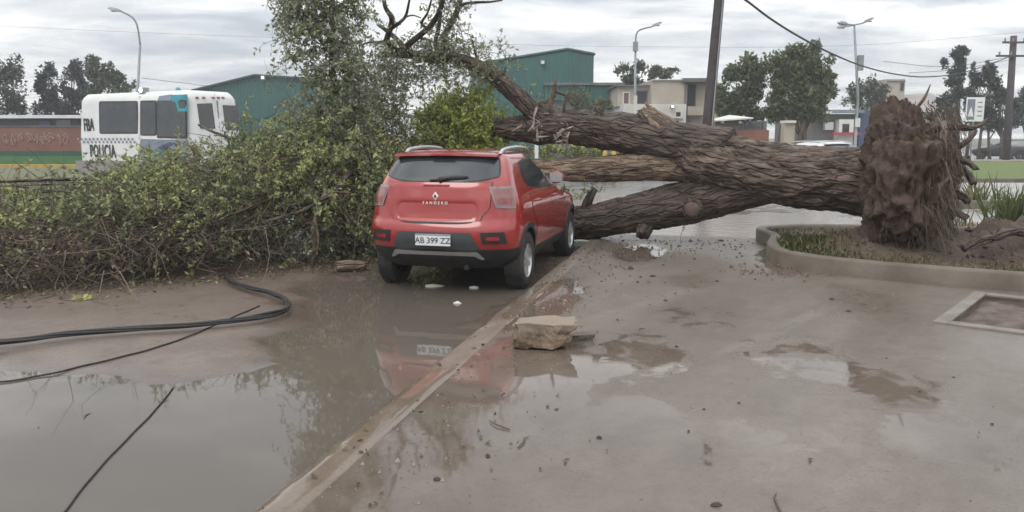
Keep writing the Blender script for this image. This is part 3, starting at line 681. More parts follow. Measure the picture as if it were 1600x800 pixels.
def bark_tube(name, pts, nseg, nar, amp, mat, parent, seed=0, fr=4.5, ragged=0.0, capjag=.0):
    C = catmull(pts, nseg); m = len(C); v = []; at_ = []; up = Vector((0, 0, 1)); L = 0; prev = None
    for i, c in enumerate(C):
        p = Vector(c[:3]); r = c[3]
        a0 = Vector(C[max(i - 1, 0)][:3]); a1 = Vector(C[min(i + 1, m - 1)][:3]); t = (a1 - a0).normalized()
        if abs(t.dot(up)) > .95: up = Vector((1, 0, 0))
        a = t.cross(up).normalized(); b = a.cross(t).normalized(); up = b
        if prev is not None: L += (p - prev).length
        prev = p
        for k in range(nar):
            an = 2 * math.pi * k / nar; cx, sx = math.cos(an), math.sin(an)
            q = Vector((cx * r * fr * 1.9 + seed, sx * r * fr * 1.9, L * 2.3))
            tw = .5 * noise.noise(Vector((cx * r, sx * r, L * 1.3 + seed)))
            rid = 1 - abs(noise.noise(q + Vector((tw, tw, 0)))) * 2.2
            big = noise.noise(Vector((cx * 1.1 + seed, sx * 1.1, L * .9)))
            fine = noise.noise(q * 2.7)
            d = amp * (rid * .9 + fine * .6 + .4 * noise.noise(q * 5.5)) + r * .13 * big
            e = 0
            if ragged and i >= m - 3: e = ragged * noise.noise(Vector((cx * 3, sx * 3, seed + 9)))
            v.append(p + (a * cx + b * sx) * max(r * .3, r + d) + t * e)
            at_.append((cx * r, sx * r, L + seed))
    f = [(i * nar + k, i * nar + (k + 1) % nar, (i + 1) * nar + (k + 1) % nar, (i + 1) * nar + k) for i in range(m - 1) for k in range(nar)]
    f.append(tuple(range(nar - 1, -1, -1))); f.append(tuple((m - 1) * nar + k for k in range(nar)))
    o = mk(name, v, f, mat, parent, True)
    A = o.data.attributes.new('bark', 'FLOAT_VECTOR', 'POINT'); A.data.foreach_set('vector', [x for q in at_ for x in q])
    return o
tree = empty('fallen_tree', (0, 0, 0), label='huge uprooted tree fallen across the street with its crown beside the red car', cat='fallen tree')
bark_tube('trunk', [(5.15, 10.65, 1.0, .54), (4.75, 10.87, 1.0, .44), (4.3, 11.1, 1.03, .40), (3.7, 11.4, 1.10, .385), (3.1, 11.75, 1.22, .39), (2.75, 11.96, 1.30, .33), (2.45, 12.15, 1.40, .2)], 26, 130, .042, M['bark'], tree, 1.0)
limb_u = [(3.15, 11.75, 1.38, .34), (2.5, 12.15, 1.50, .31), (1.75, 12.6, 1.66, .29), (1.0, 12.95, 1.76, .255), (.45, 13.2, 1.74, .24), (.2, 13.3, 1.74, .2), (-.3, 13.45, 1.76, .13)]
bark_tube('limb', limb_u, 18, 84, .026, M['bark_dark'], tree, 4.0)
limb_m = [(3.1, 11.75, 1.16, .30), (2.35, 12.18, 1.17, .21), (1.45, 12.6, 1.12, .185), (.72, 12.85, 1.09, .165), (.1, 13.0, 1.08, .16), (-.3, 13.1, 1.1, .12)]
bark_tube('limb', limb_m, 20, 72, .022, M['bark_pale'], tree, 8.0, ragged=.1)
limb_l = [(3.7, 11.45, 1.0, .30), (2.75, 11.93, .68, .31), (2.05, 12.3, .48, .28), (1.5, 12.6, .34, .26), (1.0, 12.95, .22, .25), (0, 13.3, .14, .22), (-1.5, 13.5, .2, .2), (-3.0, 13.2, .35, .14)]
bark_tube('limb', limb_l, 18, 84, .026, M['bark_dark'], tree, 12.0)
limb_r = [(.62, 13.1, 1.74, .19), (.35, 13.15, 2.03, .155), (-.05, 13.22, 2.38, .13), (-.45, 13.3, 2.68, .11), (-.9, 13.35, 2.86, .085), (-1.3, 13.4, 2.88, .075), (-1.7, 13.4, 2.93, .06), (-2.1, 13.35, 2.93, .035)]
bark_tube('limb', limb_r, 12, 48, .013, M['bark_dark'], tree, 17.0)
bark_tube('broken_stub', [(2.1, 12.28, .50, .20), (2.04, 12.2, .32, .15), (1.98, 12.12, .12, .10)], 8, 36, .012, M['bark_dark'], tree, 21., ragged=.09)
st = bark_tube('broken_stub', [(2.74, 11.9, .66, .24), (2.66, 11.72, .60, .16), (2.61, 11.60, .57, .135)], 8, 36, .02, M['bark'], tree, 25.)
MB().tube([(2.615, 11.62, .572), (2.603, 11.578, .565), (2.60, 11.572, .564)], [.12, .105, .06], 20).build('cut_face', M['cutwood'], st, True)
bark_tube('broken_stub', [(1.15, 12.85, .3, .1), (1.2, 12.7, .6, .07), (1.3, 12.6, .8, .04)], 6, 16, .006, M['bark_dark'], tree, 27., ragged=.05)
# jagged torn wood on top of the upper limb
rng = random.Random(5)
def shards(name, c, n, spread, hmin, hmax, tilt, mat, seed):
    r = random.Random(seed); b = MB()
    for k in range(n):
        x = c[0] + r.uniform(-spread, spread); y = c[1] + r.uniform(-.12, .12); h = r.uniform(hmin, hmax) * (1 - .6 * abs(x - c[0]) / spread)
        tx = tilt + r.uniform(-.25, .25); w = r.uniform(.02, .055)
        b.tube([(x, y, c[2] - .1), (x + tx * h * .5, y + r.uniform(-.03, .03), c[2] + h * .55), (x + tx * h, y, c[2] + h)], [w, w * .8, w * .12], 5)
    return b.build(name, mat, tree)
bark_tube('broken_stub', [(2.35, 12.25, 1.66, .22), (2.12, 12.35, 1.86, .17), (1.98, 12.40, 2.0, .09)], 9, 40, .03, M['bark_pale'], tree, 29., ragged=.16)
bark_tube('broken_stub', [(1.45, 12.72, 1.78, .16), (1.36, 12.72, 1.92, .12), (1.30, 12.72, 2.02, .07)], 7, 30, .02, M['bark'], tree, 30., ragged=.1)
def splinters(c, n, spread, ln, mat, seed, up=.6):
    r = random.Random(seed); b = MB()
    for k in range(n):
        p = Vector(c) + Vector((r.gauss(0, spread[0]), r.gauss(0, spread[1]), r.gauss(0, spread[2]))); d = Vector((r.gauss(-.3, .6), r.gauss(-.3, .4), r.gauss(up, .5))).normalized() * r.uniform(*ln); w = r.uniform(.008, .026)
        b.tube([p - d * .5, p, p + d * .5], [w, w * .9, w * .1], 4)
    return b.build('torn_wood', mat, tree)
M['torn_grey'] = pm('weathered_torn_wood', (.33, .285, .245), (.18, .145, .12), 12, .8, .1, .4, .006, 50)
splinters((.48, 12.96, 1.76), 60, (.11, .05, .09), (.08, .26), M['torn_grey'], 2, .2)
splinters((.80, 12.74, 1.66), 40, (.06, .04, .08), (.06, .18), M['torn_grey'], 3, .1)
splinters((2.05, 12.36, 1.93), 26, (.09, .05, .05), (.08, .22), M['torn'], 4, .6)
# secondary bare branches: points given as positions in the place
def br(pts, r0, r1, seed, mat='bark_dark', name='branch'):
    n = len(pts); q = [(*p, r0 + (r1 - r0) * i / (n - 1)) for i, p in enumerate(pts)]
    return bark_tube(name, q, 6, 14, min(.008, r0 * .12), M[mat], tree, seed)
A = lambda px, py, D: tuple(at(px, py, D))
br([A(625, 86, 13.4), A(606, 66, 13.3), A(603, 66, 13.2), A(611, 40, 13.1), A(612, 27, 13.0), A(601, 8, 12.9), A(598, -30, 12.8), A(585, -80, 12.7)], .055, .025, 31)
br([A(606, 64, 13.2), A(593, 66, 13.2), A(578, 66, 13.3), A(560, 72, 13.3)], .025, .012, 32)
br([A(634, 78, 13.4), A(616, 58, 13.5), A(600, 45, 13.5), A(590, 38, 13.6)], .045, .02, 33)
br([A(612, 44, 13.1), A(626, 34, 13.0), A(634, 24, 13.0), A(638, 8, 12.9), A(643, -20, 12.8)], .028, .014, 34)
br([A(632, 27, 13.0), A(645, 24, 13.0), A(658, 28, 13.1)], .014, .008, 35)
br([A(622, 82, 13.4), A(638, 70, 13.3), A(660, 52, 13.2), A(675, 38, 13.2), A(685, 20, 13.1), A(692, 0, 13.0), A(696, -40, 12.9)], .05, .03, 36)
br([A(668, 45, 13.2), A(659, 36, 13.2), A(668, 20, 13.1), A(674, 0, 13.0)], .025, .012, 37)
br([A(705, 92, 13.4), A(694, 66, 13.4), A(698, 48, 13.5), A(708, 30, 13.5), A(716, 12, 13.5), A(722, -20, 13.5)], .055, .04, 38)
br([A(712, 22, 13.5), A(722, 8, 13.5), A(740, 4, 13.5), A(765, 3, 13.6), A(785, 0, 13.7)], .03, .012, 39)
br([A(690, 88, 13.4), A(680, 70, 13.4), A(686, 40, 13.3), A(688, 10, 13.3), A(684, -30, 13.2)], .04, .02, 40)
br([A(862, 182, 13.1), A(861, 160, 13.0), A(866, 140, 12.9), A(869, 122, 12.9)], .05, .016, 41, 'bark_pale')
br([A(868, 148, 12.95), A(855, 158, 13.0), A(842, 160, 13.0), A(838, 168, 13.0)], .028, .014, 42, 'bark_pale')
br([A(866, 142, 12.95), A(885, 150, 13.0), A(895, 165, 13.0)], .022, .012, 43)
br([A(880, 180, 13.0), A(884, 155, 12.9), A(893, 135, 12.9)], .02, .008, 44)
br([A(800, 150, 13.25), A(788, 120, 13.2), A(790, 105, 13.2)], .03, .012, 45)
br([A(760, 112, 13.3), A(745, 90, 13.3), A(738, 62, 13.3)], .025, .01, 46)
# boughs running out through the crown
brg = random.Random(11)
for k in range(26):
    st_ = Vector((brg.uniform(-2.8, -.8), brg.uniform(12.4, 13.9), brg.uniform(.2, 1.2)))
    en = Vector((brg.uniform(-9, -3.6), brg.uniform(9.3, 14.2), brg.uniform(.15, .95)))
    md = (st_ + en) / 2 + Vector((0, brg.uniform(-.6, .6), brg.uniform(-.1, .45)))
    br([st_, (st_ + md) / 2 + Vector((0, 0, .1)), md, (md + en) / 2 + Vector((0, brg.uniform(-.3, .3), .05)), en], brg.uniform(.02, .05), .008, 50 + k, brg.choice(['bark_dark', 'bark']), 'bough')
# visible bare limbs at the front of the heap
br([A(487, 415, 10.6), A(492, 385, 10.55), A(490, 350, 10.6), A(500, 320, 10.7), A(512, 290, 10.9), A(530, 262, 11.1)], .03, .012, 80, 'bark_pale')
br([A(492, 340, 10.6), A(497, 375, 10.5), A(493, 400, 10.4)], .02, .01, 81, 'bark_pale')
br([A(230, 415, 9.3), A(240, 392, 9.3), A(258, 370, 9.4), A(275, 352, 9.5)], .022, .01, 82, 'bark_pale')
br([A(185, 425, 9.1), A(172, 395, 9.2), A(168, 365, 9.4)], .02, .009, 83, 'bark_pale')
br([A(20, 290, 11), A(120, 300, 10.8), A(210, 285, 11), A(300, 240, 11.4)], .014, .006, 84)
br([A(430, 255, 11.2), A(380, 225, 11.6), A(330, 205, 11.9), A(310, 195, 12)], .03, .012, 85)
br([A(440, 270, 11.5), A(400, 250, 11.4), A(330, 262, 11.3), A(260, 270, 11.2)], .04, .015, 86)
br([A(545, 270, 11), A(520, 300, 10.7), A(470, 330, 10.3), A(400, 350, 10)], .035, .012, 87)
# ------------------------------------------------------------------ leafy sprays
def leaf_mat(name, spec=.35):
    m, t, b = new_mat(name); t.nodes.remove(b)
    out = t.nodes['Material Output']
    a = N(t, 'ShaderNodeAttribute', attribute_name='tone').outputs['Color']
    rnd = N(t, 'ShaderNodeNewGeometry').outputs['Random Per Island']
    hs = N(t, 'ShaderNodeHueSaturation'); t.links.new(a, hs.inputs['Color'])
    v_ = math_node(t, 'MULTIPLY_ADD', rnd, .75); v_.node.inputs[2].default_value = .62; t.links.new(v_, hs.inputs['Value'])
    h = math_node(t, 'MULTIPLY_ADD', rnd, -.045); h.node.inputs[2].default_value = .52; t.links.new(h, hs.inputs['Hue'])
    d = N(t, 'ShaderNodeBsdfPrincipled'); d.inputs['Roughness'].default_value = .42; d.inputs['Specular IOR Level'].default_value = spec
    tr = N(t, 'ShaderNodeBsdfTranslucent'); mx = N(t, 'ShaderNodeMixShader'); mx.inputs[0].default_value = .35
    t.links.new(hs.outputs[0], d.inputs['Base Color']); t.links.new(hs.outputs[0], tr.inputs['Color'])
    t.links.new(d.outputs[0], mx.inputs[1]); t.links.new(tr.outputs[0], mx.inputs[2]); t.links.new(mx.outputs[0], out.inputs[0]); return m
M['leaf'] = leaf_mat('leaf')
M['twig'] = pm('twig_bark', (.13, .10, .078), (.075, .056, .046), 3, .8, .1, 0)
M['twig_pale'] = pm('pale_twig', (.27, .21, .15), (.17, .125, .095), 3, .8, .1, 0)
def unit(a): return a / np.maximum(1e-9, np.linalg.norm(a, axis=1, keepdims=True))
def raw_mesh(name, V, Fq, k, mat, parent, tone=None, kind='stuff'):
    me = bpy.data.meshes.new(name); n = len(Fq)
    me.vertices.add(len(V)); me.vertices.foreach_set('co', V.astype(np.float32).ravel())
    me.loops.add(n * k); me.loops.foreach_set('vertex_index', Fq.astype(np.int32).ravel())
    me.polygons.add(n); me.polygons.foreach_set('loop_start', np.arange(0, n * k, k, dtype=np.int32))
    if tone is not None:
        A = me.color_attributes.new('tone', 'FLOAT_COLOR', 'POINT')
        A.data.foreach_set('color', np.concatenate([tone, np.ones((len(tone), 1))], 1).astype(np.float32).ravel())
    me.update(calc_edges=True); me.materials.append(mat)
    o = bpy.data.objects.new(name, me); col.objects.link(o)
    if parent: o.parent = parent
    if kind: o['kind'] = kind
    return o
def leaves(name, B, Dv, L, Wd, tone, parent, rs, mat=None, kind='stuff'):
    n = len(B); side = unit(np.cross(Dv, rs.normal(size=(n, 3)))); nr = np.cross(side, Dv)
    L = L[:, None]; Wd = Wd[:, None]; fold = Wd * rs.uniform(.1, .55, (n, 1))
    mid = B + Dv * L * .48
    V = np.stack([B, mid + side * Wd + nr * fold, B + Dv * L - nr * L * .12, mid - side * Wd + nr * fold], 1).reshape(-1, 3)
    i = np.arange(n)[:, None] * 4; Fq = np.concatenate([i + np.array([[0, 1, 2]]), i + np.array([[0, 2, 3]])], 0)
    return raw_mesh(name, V, Fq, 3, mat or M['leaf'], parent, np.repeat(tone, 4, axis=0), kind)
def twigs(name, pts, r0, parent, mat, kind='stuff'):
    n, k, _ = pts.shape; t = unit((pts[:, -1] - pts[:, 0])); a = unit(np.cross(t, np.array([[.31, .17, .93]]))); b = np.cross(a, t)
    V = []
    taper = np.linspace(1, .3, k)[None, :, None]
    for q in range(3):
        an = 2 * math.pi * q / 3; off = (a * math.cos(an) + b * math.sin(an))[:, None, :] * r0[:, None, None] * taper
        V.append(pts + off)
    V = np.stack(V, 2).reshape(-1, 3); idx = np.arange(n * k * 3).reshape(n, k, 3); fs = []
    for q in range(3):
        q2 = (q + 1) % 3
        fs.append(np.stack([idx[:, :-1, q], idx[:, :-1, q2], idx[:, 1:, q2], idx[:, 1:, q]], -1).reshape(-1, 4))
    return raw_mesh(name, V, np.concatenate(fs), 4, mat, parent, None, kind)
def curves(B, d, ln, droop, k, rs, wig=.06):
    s = np.linspace(0, 1, k)[None, :, None]
    p = B[:, None, :] + d[:, None, :] * ln[:, None, None] * s
    p[:, :, 2] -= (droop * ln)[:, None] * (s[:, :, 0] ** 2)
    w = rs.normal(size=(len(B), k, 3)) * wig * ln[:, None, None]; w[:, 0] = 0
    return p + w
def sprays(parent, B, d, ln, droop, nl, L, tone, seed, r0=.006, tname='twigs', lname='foliage', tmat='twig', floor=-.07, wl=.42, along=.4):
    rs = np.random.default_rng(seed); k = 5
    pts = curves(B, d, ln, droop, k, rs); pts[:, :, 2] = np.maximum(pts[:, :, 2], floor)
    twigs(tname, pts, rs.uniform(.6, 1.4, len(B)) * r0, parent, M[tmat])
    n = len(B); cnt = np.maximum(0, rs.poisson(nl, n)); own = np.repeat(np.arange(n), cnt); m = len(own)
    s = rs.uniform(.12, 1, m) * (k - 1); i0 = np.minimum(s.astype(int), k - 2); fr = (s - i0)[:, None]
    P0 = pts[own, i0] * (1 - fr) + pts[own, i0 + 1] * fr
    dv = unit(d[own] * along + rs.normal(size=(m, 3)) * .7 + np.array([[0, 0, -.15]]))
    Ls = (L[own] if isinstance(L, np.ndarray) else L) * rs.uniform(.5, 1.35, m)
    P0[:, 2] = np.maximum(P0[:, 2], floor)
    tn = tone[own] * rs.uniform(.85, 1.15, (m, 1))
    leaves(lname, P0, dv, Ls, Ls * wl * rs.uniform(.35, .6, m) * 1.2, tn, parent, rs)
    return m
OL = np.array([.265, .305, .145]); YG = np.array([.385, .425, .175]); DG = np.array([.19, .23, .12]); BR = np.array([.29, .22, .155]); GG = np.array([.28, .305, .21])
RX = np.array([-10.5, -8, -7, -6, -5.2, -4.7, -4, -3.6, -3.3, -3.0, -2.2, -1.9, -.8, 0.2, .6]); RZ = np.array([.68, .70, .70, .80, 1.12, 1.55, 1.85, 1.95, 2.1, 2.3, 2.2, 1.95, 1.3, 1.1, .9])
FX = np.array([-10.5, -7, -5.35, -4.5, -3.7, -2.9, -2.4, -2.0, -1.75, -1.3, .6]); FY = np.array([8.2, 8.2, 8.55, 8.95, 9.4, 10.35, 10.7, 10.9, 11.9, 13.0, 13.2])
def top_z(x, y):
    yf = np.interp(x, FX, FY); rz = np.interp(x, RX, RZ); u = np.clip((y - yf) / (12.4 - yf + .01), 0, 1)
    up = .22 + (rz - .22) * np.sin(u * math.pi / 2) ** .55
    return np.where(y > 12.4, rz * (1 - .10 * (y - 12.4)), up)
rs = np.random.default_rng(3)
def crown(n, seed, xr, surf=.45, clus=0):
    rs = np.random.default_rng(seed); x = rs.uniform(*xr, n * 3); y = rs.uniform(8.1, 15.2, n * 3); ok = y > np.interp(x, FX, FY) + .05
    x, y = x[ok][:n], y[ok][:n]; tz = top_z(x, y)
    lump = np.array([.82 + .32 * noise.noise(Vector((a * .9, b * .9, 3))) + .10 * noise.noise(Vector((a * 2.7, b * 2.7, 8))) for a, b in zip(x, y)])
    z = tz * lump * rs.uniform(.02, 1, len(x)) ** surf
    if clus:
        c = np.stack([x, y, z], 1)[:clus]; i = rs.integers(0, len(c), len(x)); q = c[i] + rs.normal(size=(len(x), 3)) * np.array([.26, .24, .15])
        mixm = (rs.uniform(size=len(x)) < .72)[:, None]; q = np.where(mixm, q, np.stack([x, y, z], 1)); q[:, 1] = np.maximum(q[:, 1], np.interp(q[:, 0], FX, FY) + .04); q[:, 2] = np.maximum(q[:, 2], .02)
        return q, q[:, 2] / tz, i
    return np.stack([x, y, z], 1), z / tz
B, hz, ci = crown(12500, 5, (-10.5, .5), .5, 640); n = len(B); rs = np.random.default_rng(8)
cd = np.stack([rs.normal(-.45, .6, 700), rs.normal(-.3, .5, 700), rs.normal(.22, .4, 700)], 1)
d = unit(cd[ci] + rs.normal(size=(n, 3)) * .38)
lsz = (.75 + .6 * rs.uniform(size=700))[ci]
front = B[:, 1] - np.interp(B[:, 0], FX, FY)
brown = np.clip((.80 - B[:, 2]) / .35, 0, 1) * np.clip((-2.9 - B[:, 0]) / 1.3, 0, 1) * np.clip((2.4 - front) / .9, 0, 1)
w = np.array([noise.noise(Vector(p * 1.1)) for p in B]) * 1.0 + rs.normal(size=700)[ci] * .38 + .06
tone = np.where((w > .30)[:, None], YG, np.where((w < -.30)[:, None], DG, OL))
isb = rs.uniform(size=n) < .10 + .72 * brown; tone = np.where(isb[:, None], BR * rs.uniform(.6, 1.2, (n, 1)), tone)
nl = np.where(isb, 6, 30) * np.where(brown > .45, .28, 1.0)
sprays(tree, B, d, rs.uniform(.35, .9, n), rs.uniform(.1, .75, n), nl, .057 * lsz, tone, 21, .007)
# dead, bare twigs and vines: brown towards the road edge
B2, _ = crown(5600, 15, (-10.5, -.2), .8); rs = np.random.default_rng(18)
keep = rs.uniform(size=len(B2)) < np.clip(1.25 - .35 * (B2[:, 1] - np.interp(B2[:, 0], FX, FY)), .12, 1); B2 = B2[keep]; n = len(B2)
d = unit(np.stack([rs.normal(-.2, .9, n), rs.normal(-.35, .5, n), rs.normal(.05, .45, n)], 1))
pt = curves(B2, d, rs.uniform(.4, 1.5, n), rs.uniform(0, .5, n), 6, rs, .07); pt[:, :, 2] = np.maximum(pt[:, :, 2], -.06)
h = n // 2
twigs('dead_twigs', pt[:h], rs.uniform(.004, .012, h), tree, M['twig']); twigs('dead_twigs', pt[h:], rs.uniform(.003, .009, n - h), tree, M['twig_pale'])
box_sprays_later = True
# upright bough with hanging leaves
bark_tube('bough', [(-2.2, 13.0, .6, .08), (-2.5, 12.5, 1.4, .07), (-2.65, 12.2, 2.3, .055), (-2.6, 12.0, 3.2, .04), (-2.55, 11.9, 4.5, .025)], 8, 14, .006, M['bark_dark'], tree, 90.)
def box_sprays(n, c, e, seed, dmean, nl, L, tones, lr, droop, r0=.004, lname='foliage', parent=tree, tmat='twig', wl=.42, zp=0):
    rs = np.random.default_rng(seed); B = np.array(c) + rs.uniform(-1, 1, (n, 3)) * np.array(e)
    B[:, 0] += .12 * np.sin(B[:, 2] * 3.1 + seed)
    q = ((B - np.array(c)) / np.array(e)); keep = (q[:, 0] ** 2 + q[:, 1] ** 2) < 1 + .3 * rs.normal(size=n); B = B[keep]; n = len(B)
    g = np.array([noise.noise(Vector(p * 1.6 + seed)) for p in B]); k2 = g > -.28 - zp; B = B[k2]; g = g[k2]; n = len(B)
    d = unit(rs.normal(size=(n, 3)) * .7 + np.array(dmean))
    t = np.array([tones[i] for i in rs.integers(0, len(tones), n)])
    return sprays(parent, B, d, rs.uniform(*lr, n), rs.uniform(*droop, n), np.full(n, nl), L, t, seed + 1, r0, lname=lname, tmat=tmat, wl=wl)
box_sprays(1500, (-2.62, 12.0, 3.0), (.54, .5, 1.6), 101, (-.1, 0, .05), 22, .062, [OL, GG, GG, GG * 1.15], (.3, .6), (.1, .7))
box_sprays(240, (-3.05, 11.9, 3.6), (.35, .4, .75), 103, (-.2, 0, -.1), 18, .058, [GG, OL], (.25, .5), (.2, .8))
box_sprays(170, (-.45, 13.2, 2.75), (.5, .35, .30), 116, (-.2, 0, .2), 12, .055, [OL, GG, GG], (.25, .5), (.1, .6))
box_sprays(420, (-1.3, 13.3, 2.85), (.85, .4, .30), 104, (-.2, 0, .1), 12, .055, [OL, GG, GG], (.25, .5), (.1, .6))
box_sprays(620, (-1.95, 13.0, 2.2), (.45, .6, .66), 105, (-.2, 0, .1), 15, .055, [OL, GG, GG], (.3, .6), (.1, .6))
box_sprays(260, (-1.0, 13.4, 3.45), (.30, .35, .75), 107, (0, 0, .2), 13, .052, [GG, GG, OL], (.25, .5), (.1, .5))
box_sprays(60, (-1.75, 13.3, 3.1), (.55, .35, .3), 108, (0, 0, .2), 9, .05, [GG, DG], (.2, .4), (.1, .5))
box_sprays(90, (.15, 13.6, 1.95), (.55, .4, .35), 109, (0, 0, .3), 9, .05, [GG, OL], (.3, .6), (.1, .4))
box_sprays(26, (1.22, 12.75, .85), (.16, .12, .3), 111, (0, -.2, .2), 10, .055, [OL, YG], (.2, .4), (.1, .5))
box_sprays(520, (-2.15, 12.1, .5), (.65, .9, .6), 115, (-.1, -.3, .2), 24, .068, [DG, OL, OL], (.3, .6), (.1, .5), zp=.5)
box_sprays(14, (2.5, 11.6, .25), (.15, .1, .16), 113, (0, -.1, -.3), 5, .05, [OL, BR], (.15, .3), (.1, .5))
# ------------------------------------------------------------------ root plate
ax = Vector((.87, -.49, 0)).normalized(); pr = Vector((.49, .87, 0)).normalized(); upv = Vector((0, 0, 1)); PC = Vector((5.17, 10.52, 1.10))
bmx = bmesh.new(); bmesh.ops.create_icosphere(bmx, subdivisions=6, radius=1)
vv = []
for q in bmx.verts:
    c = q.co.copy(); a, p, u_ = c.x, c.y, c.z
    rr = 1 + .16 * noise.noise(Vector((0, p * 1.7 + 4, u_ * 1.7))) + .10 * noise.noise(Vector((a * 2, p * 4, u_ * 4 + 9)))
    th = .46 + .14 * noise.noise(Vector((p * 2, u_ * 2, 3)))
    x = PC + ax * (math.copysign(abs(a) ** .75, a) * th) + pr * (p * 1.06 * rr) + upv * (u_ * (.80 if u_ > 0 else 1.05) * rr)
    n_ = (ax * a * 1.6 + pr * p + upv * u_).normalized()
    st_ = noise.noise(Vector((x.x * 11, x.y * 11, x.z * 2.4))) + .4 * noise.noise(Vector((x.x * 24, x.y * 24, x.z * 5)))                      # hanging strands
    lump = noise.fractal(Vector((x.x * 3.5, x.y * 3.5, x.z * 3.0)), 1.0, 2.0, 5)
    x = x + n_ * (.13 * (1 - 2 * abs(st_)) + .15 * lump)
    if x.z > 1.6: x.z += .14 * max(0, noise.noise(Vector((x.x * 3.2, x.y * 3.2, 7)))) * (x.z - 1.6) / .4
    if x.z > 1.3: x.x -= .62 * (x.z - 1.3) * max(0, (x.x - 4.75)); x.z -= .42 * max(0, x.x - 4.95) * (x.z - 1.3)
    if x.z < .8: x.x -= .38 * (.8 - x.z) * max(0, min(1, (x.x - 4.9) / .5))
    q.co = x
bmesh.ops.recalc_face_normals(bmx, faces=bmx.faces)
me = bpy.data.meshes.new('root_plate'); bmx.to_mesh(me); bmx.free()
m, t, b = new_mat('root_soil')
tc = N(t, 'ShaderNodeTexCoord').outputs['Object']; mp = N(t, 'ShaderNodeMapping'); mp.inputs['Scale'].default_value = (1, 1, .25); t.links.new(tc, mp.inputs[0])
n = tnoise(t, 1.9, 5, .6, tc); n2 = tnoise(t, 14, 7, .7, mp.outputs[0], .5); n3 = tnoise(t, 26, 6, .7, tc)
c = mix_col(t, ramp(t, n, [(.36, 0), (.64, 1)]), (.062, .040, .030), (.14, .09, .062)); c = mix_col(t, ramp(t, n2, [(.42, 0), (.66, .8)]), c, (.165, .11, .08))
c = mix_col(t, ramp(t, n3, [(.52, 0), (.72, .8)]), c, (.045, .03, .026))
t.links.new(c, b.inputs['Base Color']); b.inputs['Roughness'].default_value = .85
bump(t, math_node(t, 'ADD', n2, n3), 1.0, .05, b); me.materials.append(m)
ro_ = bpy.data.objects.new('root_plate', me); col.objects.link(ro_); ro_.parent = tree; me.polygons.foreach_set('use_smooth', [True] * len(me.polygons))
rr_ = random.Random(9)
M['root'] = bark_mat('root_bark', (.075, .05, .042), (.135, .095, .078), (.10, .07, .055))
M['root_pale'] = bark_mat('pale_root', (.20, .15, .115), (.28, .22, .17), (.15, .11, .085))
for k in range(34):
    an = rr_.uniform(0, 2 * math.pi); rad = rr_.uniform(.25, .95)
    p0 = PC + pr * math.cos(an) * rad + upv * math.sin(an) * rad + ax * rr_.uniform(.1, .3)
    dr = (ax * rr_.uniform(.1, .9) + pr * math.cos(an) * rr_.uniform(.4, 1.2) + upv * (math.sin(an) * .8 - .25)).normalized()
    ln = rr_.uniform(.25, .62) * (.75 if math.sin(an) > .3 else 1); pts = [p0 - dr * .15]
    for j in range(1, 6):
        dr = (dr + Vector((rr_.uniform(-.35, .35), rr_.uniform(-.35, .35), rr_.uniform(-.45, .15)))).normalized(); pts.append(pts[-1] + dr * ln / 5)
    if min(p.z for p in pts) < .12: continue
    r0 = rr_.uniform(.01, .032); q = [(*p, r0 + (.005 - r0) * i / 5) for i, p in enumerate(pts)]
    bark_tube('root', q, 4, 10, r0 * .4, M['root_pale' if rr_.random() < .22 else 'root'], tree, 100 + k)
for k in range(13):
    r_ = random.Random(700 + k); z0 = r_.uniform(.75, 1.62); p0 = Vector((5.35 + r_.uniform(-.1, .2), 10.35 + r_.uniform(-.25, .5), z0)); dr = Vector((r_.uniform(.5, 1), r_.uniform(-.7, .3), r_.uniform(-.5, .35))).normalized(); pts = [p0]
    for j in range(4): dr = (dr + Vector((r_.uniform(-.3, .2), r_.uniform(-.3, .3), r_.uniform(-.45, .25)))).normalized(); pts.append(pts[-1] + dr * r_.uniform(.08, .15))
    r0 = r_.uniform(.035, .085); bark_tube('root', [(*p, r0 * (1 - .17 * i)) for i, p in enumerate(pts)], 5, 14, r0 * .35, M['root'], tree, 170 + k, ragged=.06)
bark_tube('root', [(*at(1478, 262, 9.9), .05), (*at(1470, 225, 9.85), .06), (*at(1476, 205, 9.9), .035), (*at(1474, 190, 9.95), .02)], 5, 12, .01, M['root_pale'], tree, 160)
bark_tube('root', [(*at(1450, 200, 10.1), .07), (*at(1490, 196, 10.0), .05), (*at(1520, 200, 10.0), .025), (*at(1545, 185, 10.1), .015)], 6, 14, .01, M['root'], tree, 161)
bark_tube('root', [(*at(1435, 300, 9.7), .03), (*at(1465, 292, 9.6), .028), (*at(1485, 275, 9.6), .012)], 5, 12, .004, M['root_pale'], tree, 162)
bark_tube('root', [(*at(1505, 388, 9.7), .02), (*at(1540, 374, 9.8), .035), (*at(1580, 362, 9.9), .045), (*at(1640, 366, 10.1), .03)], 8, 18, .03, M['root'], tree, 164)
rs = np.random.default_rng(44); n = 3000
an = rs.uniform(0, 2 * math.pi, n); rad = np.sqrt(rs.uniform(.05, 1.05, n)); axv, prv = np.array(ax), np.array(pr)
Bq = np.array(PC) + np.outer(np.cos(an) * rad * .95, prv) + np.outer(rs.uniform(-.35, .52, n), axv); Bq[:, 2] += np.sin(an) * rad * .95
dq = unit(np.outer(rs.uniform(.1, 1, n), axv) + np.outer(np.cos(an) * .6, prv) + np.stack([rs.normal(0, .3, n), rs.normal(0, .3, n), rs.normal(-1.0, .5, n)], 1))
lq = rs.uniform(.08, .36, n); pt = curves(Bq, dq, lq, rs.uniform(.3, 1.2, n), 6, rs, .05); ok = pt[:, :, 2].min(1) > .1; pt = pt[ok]; n = len(pt)
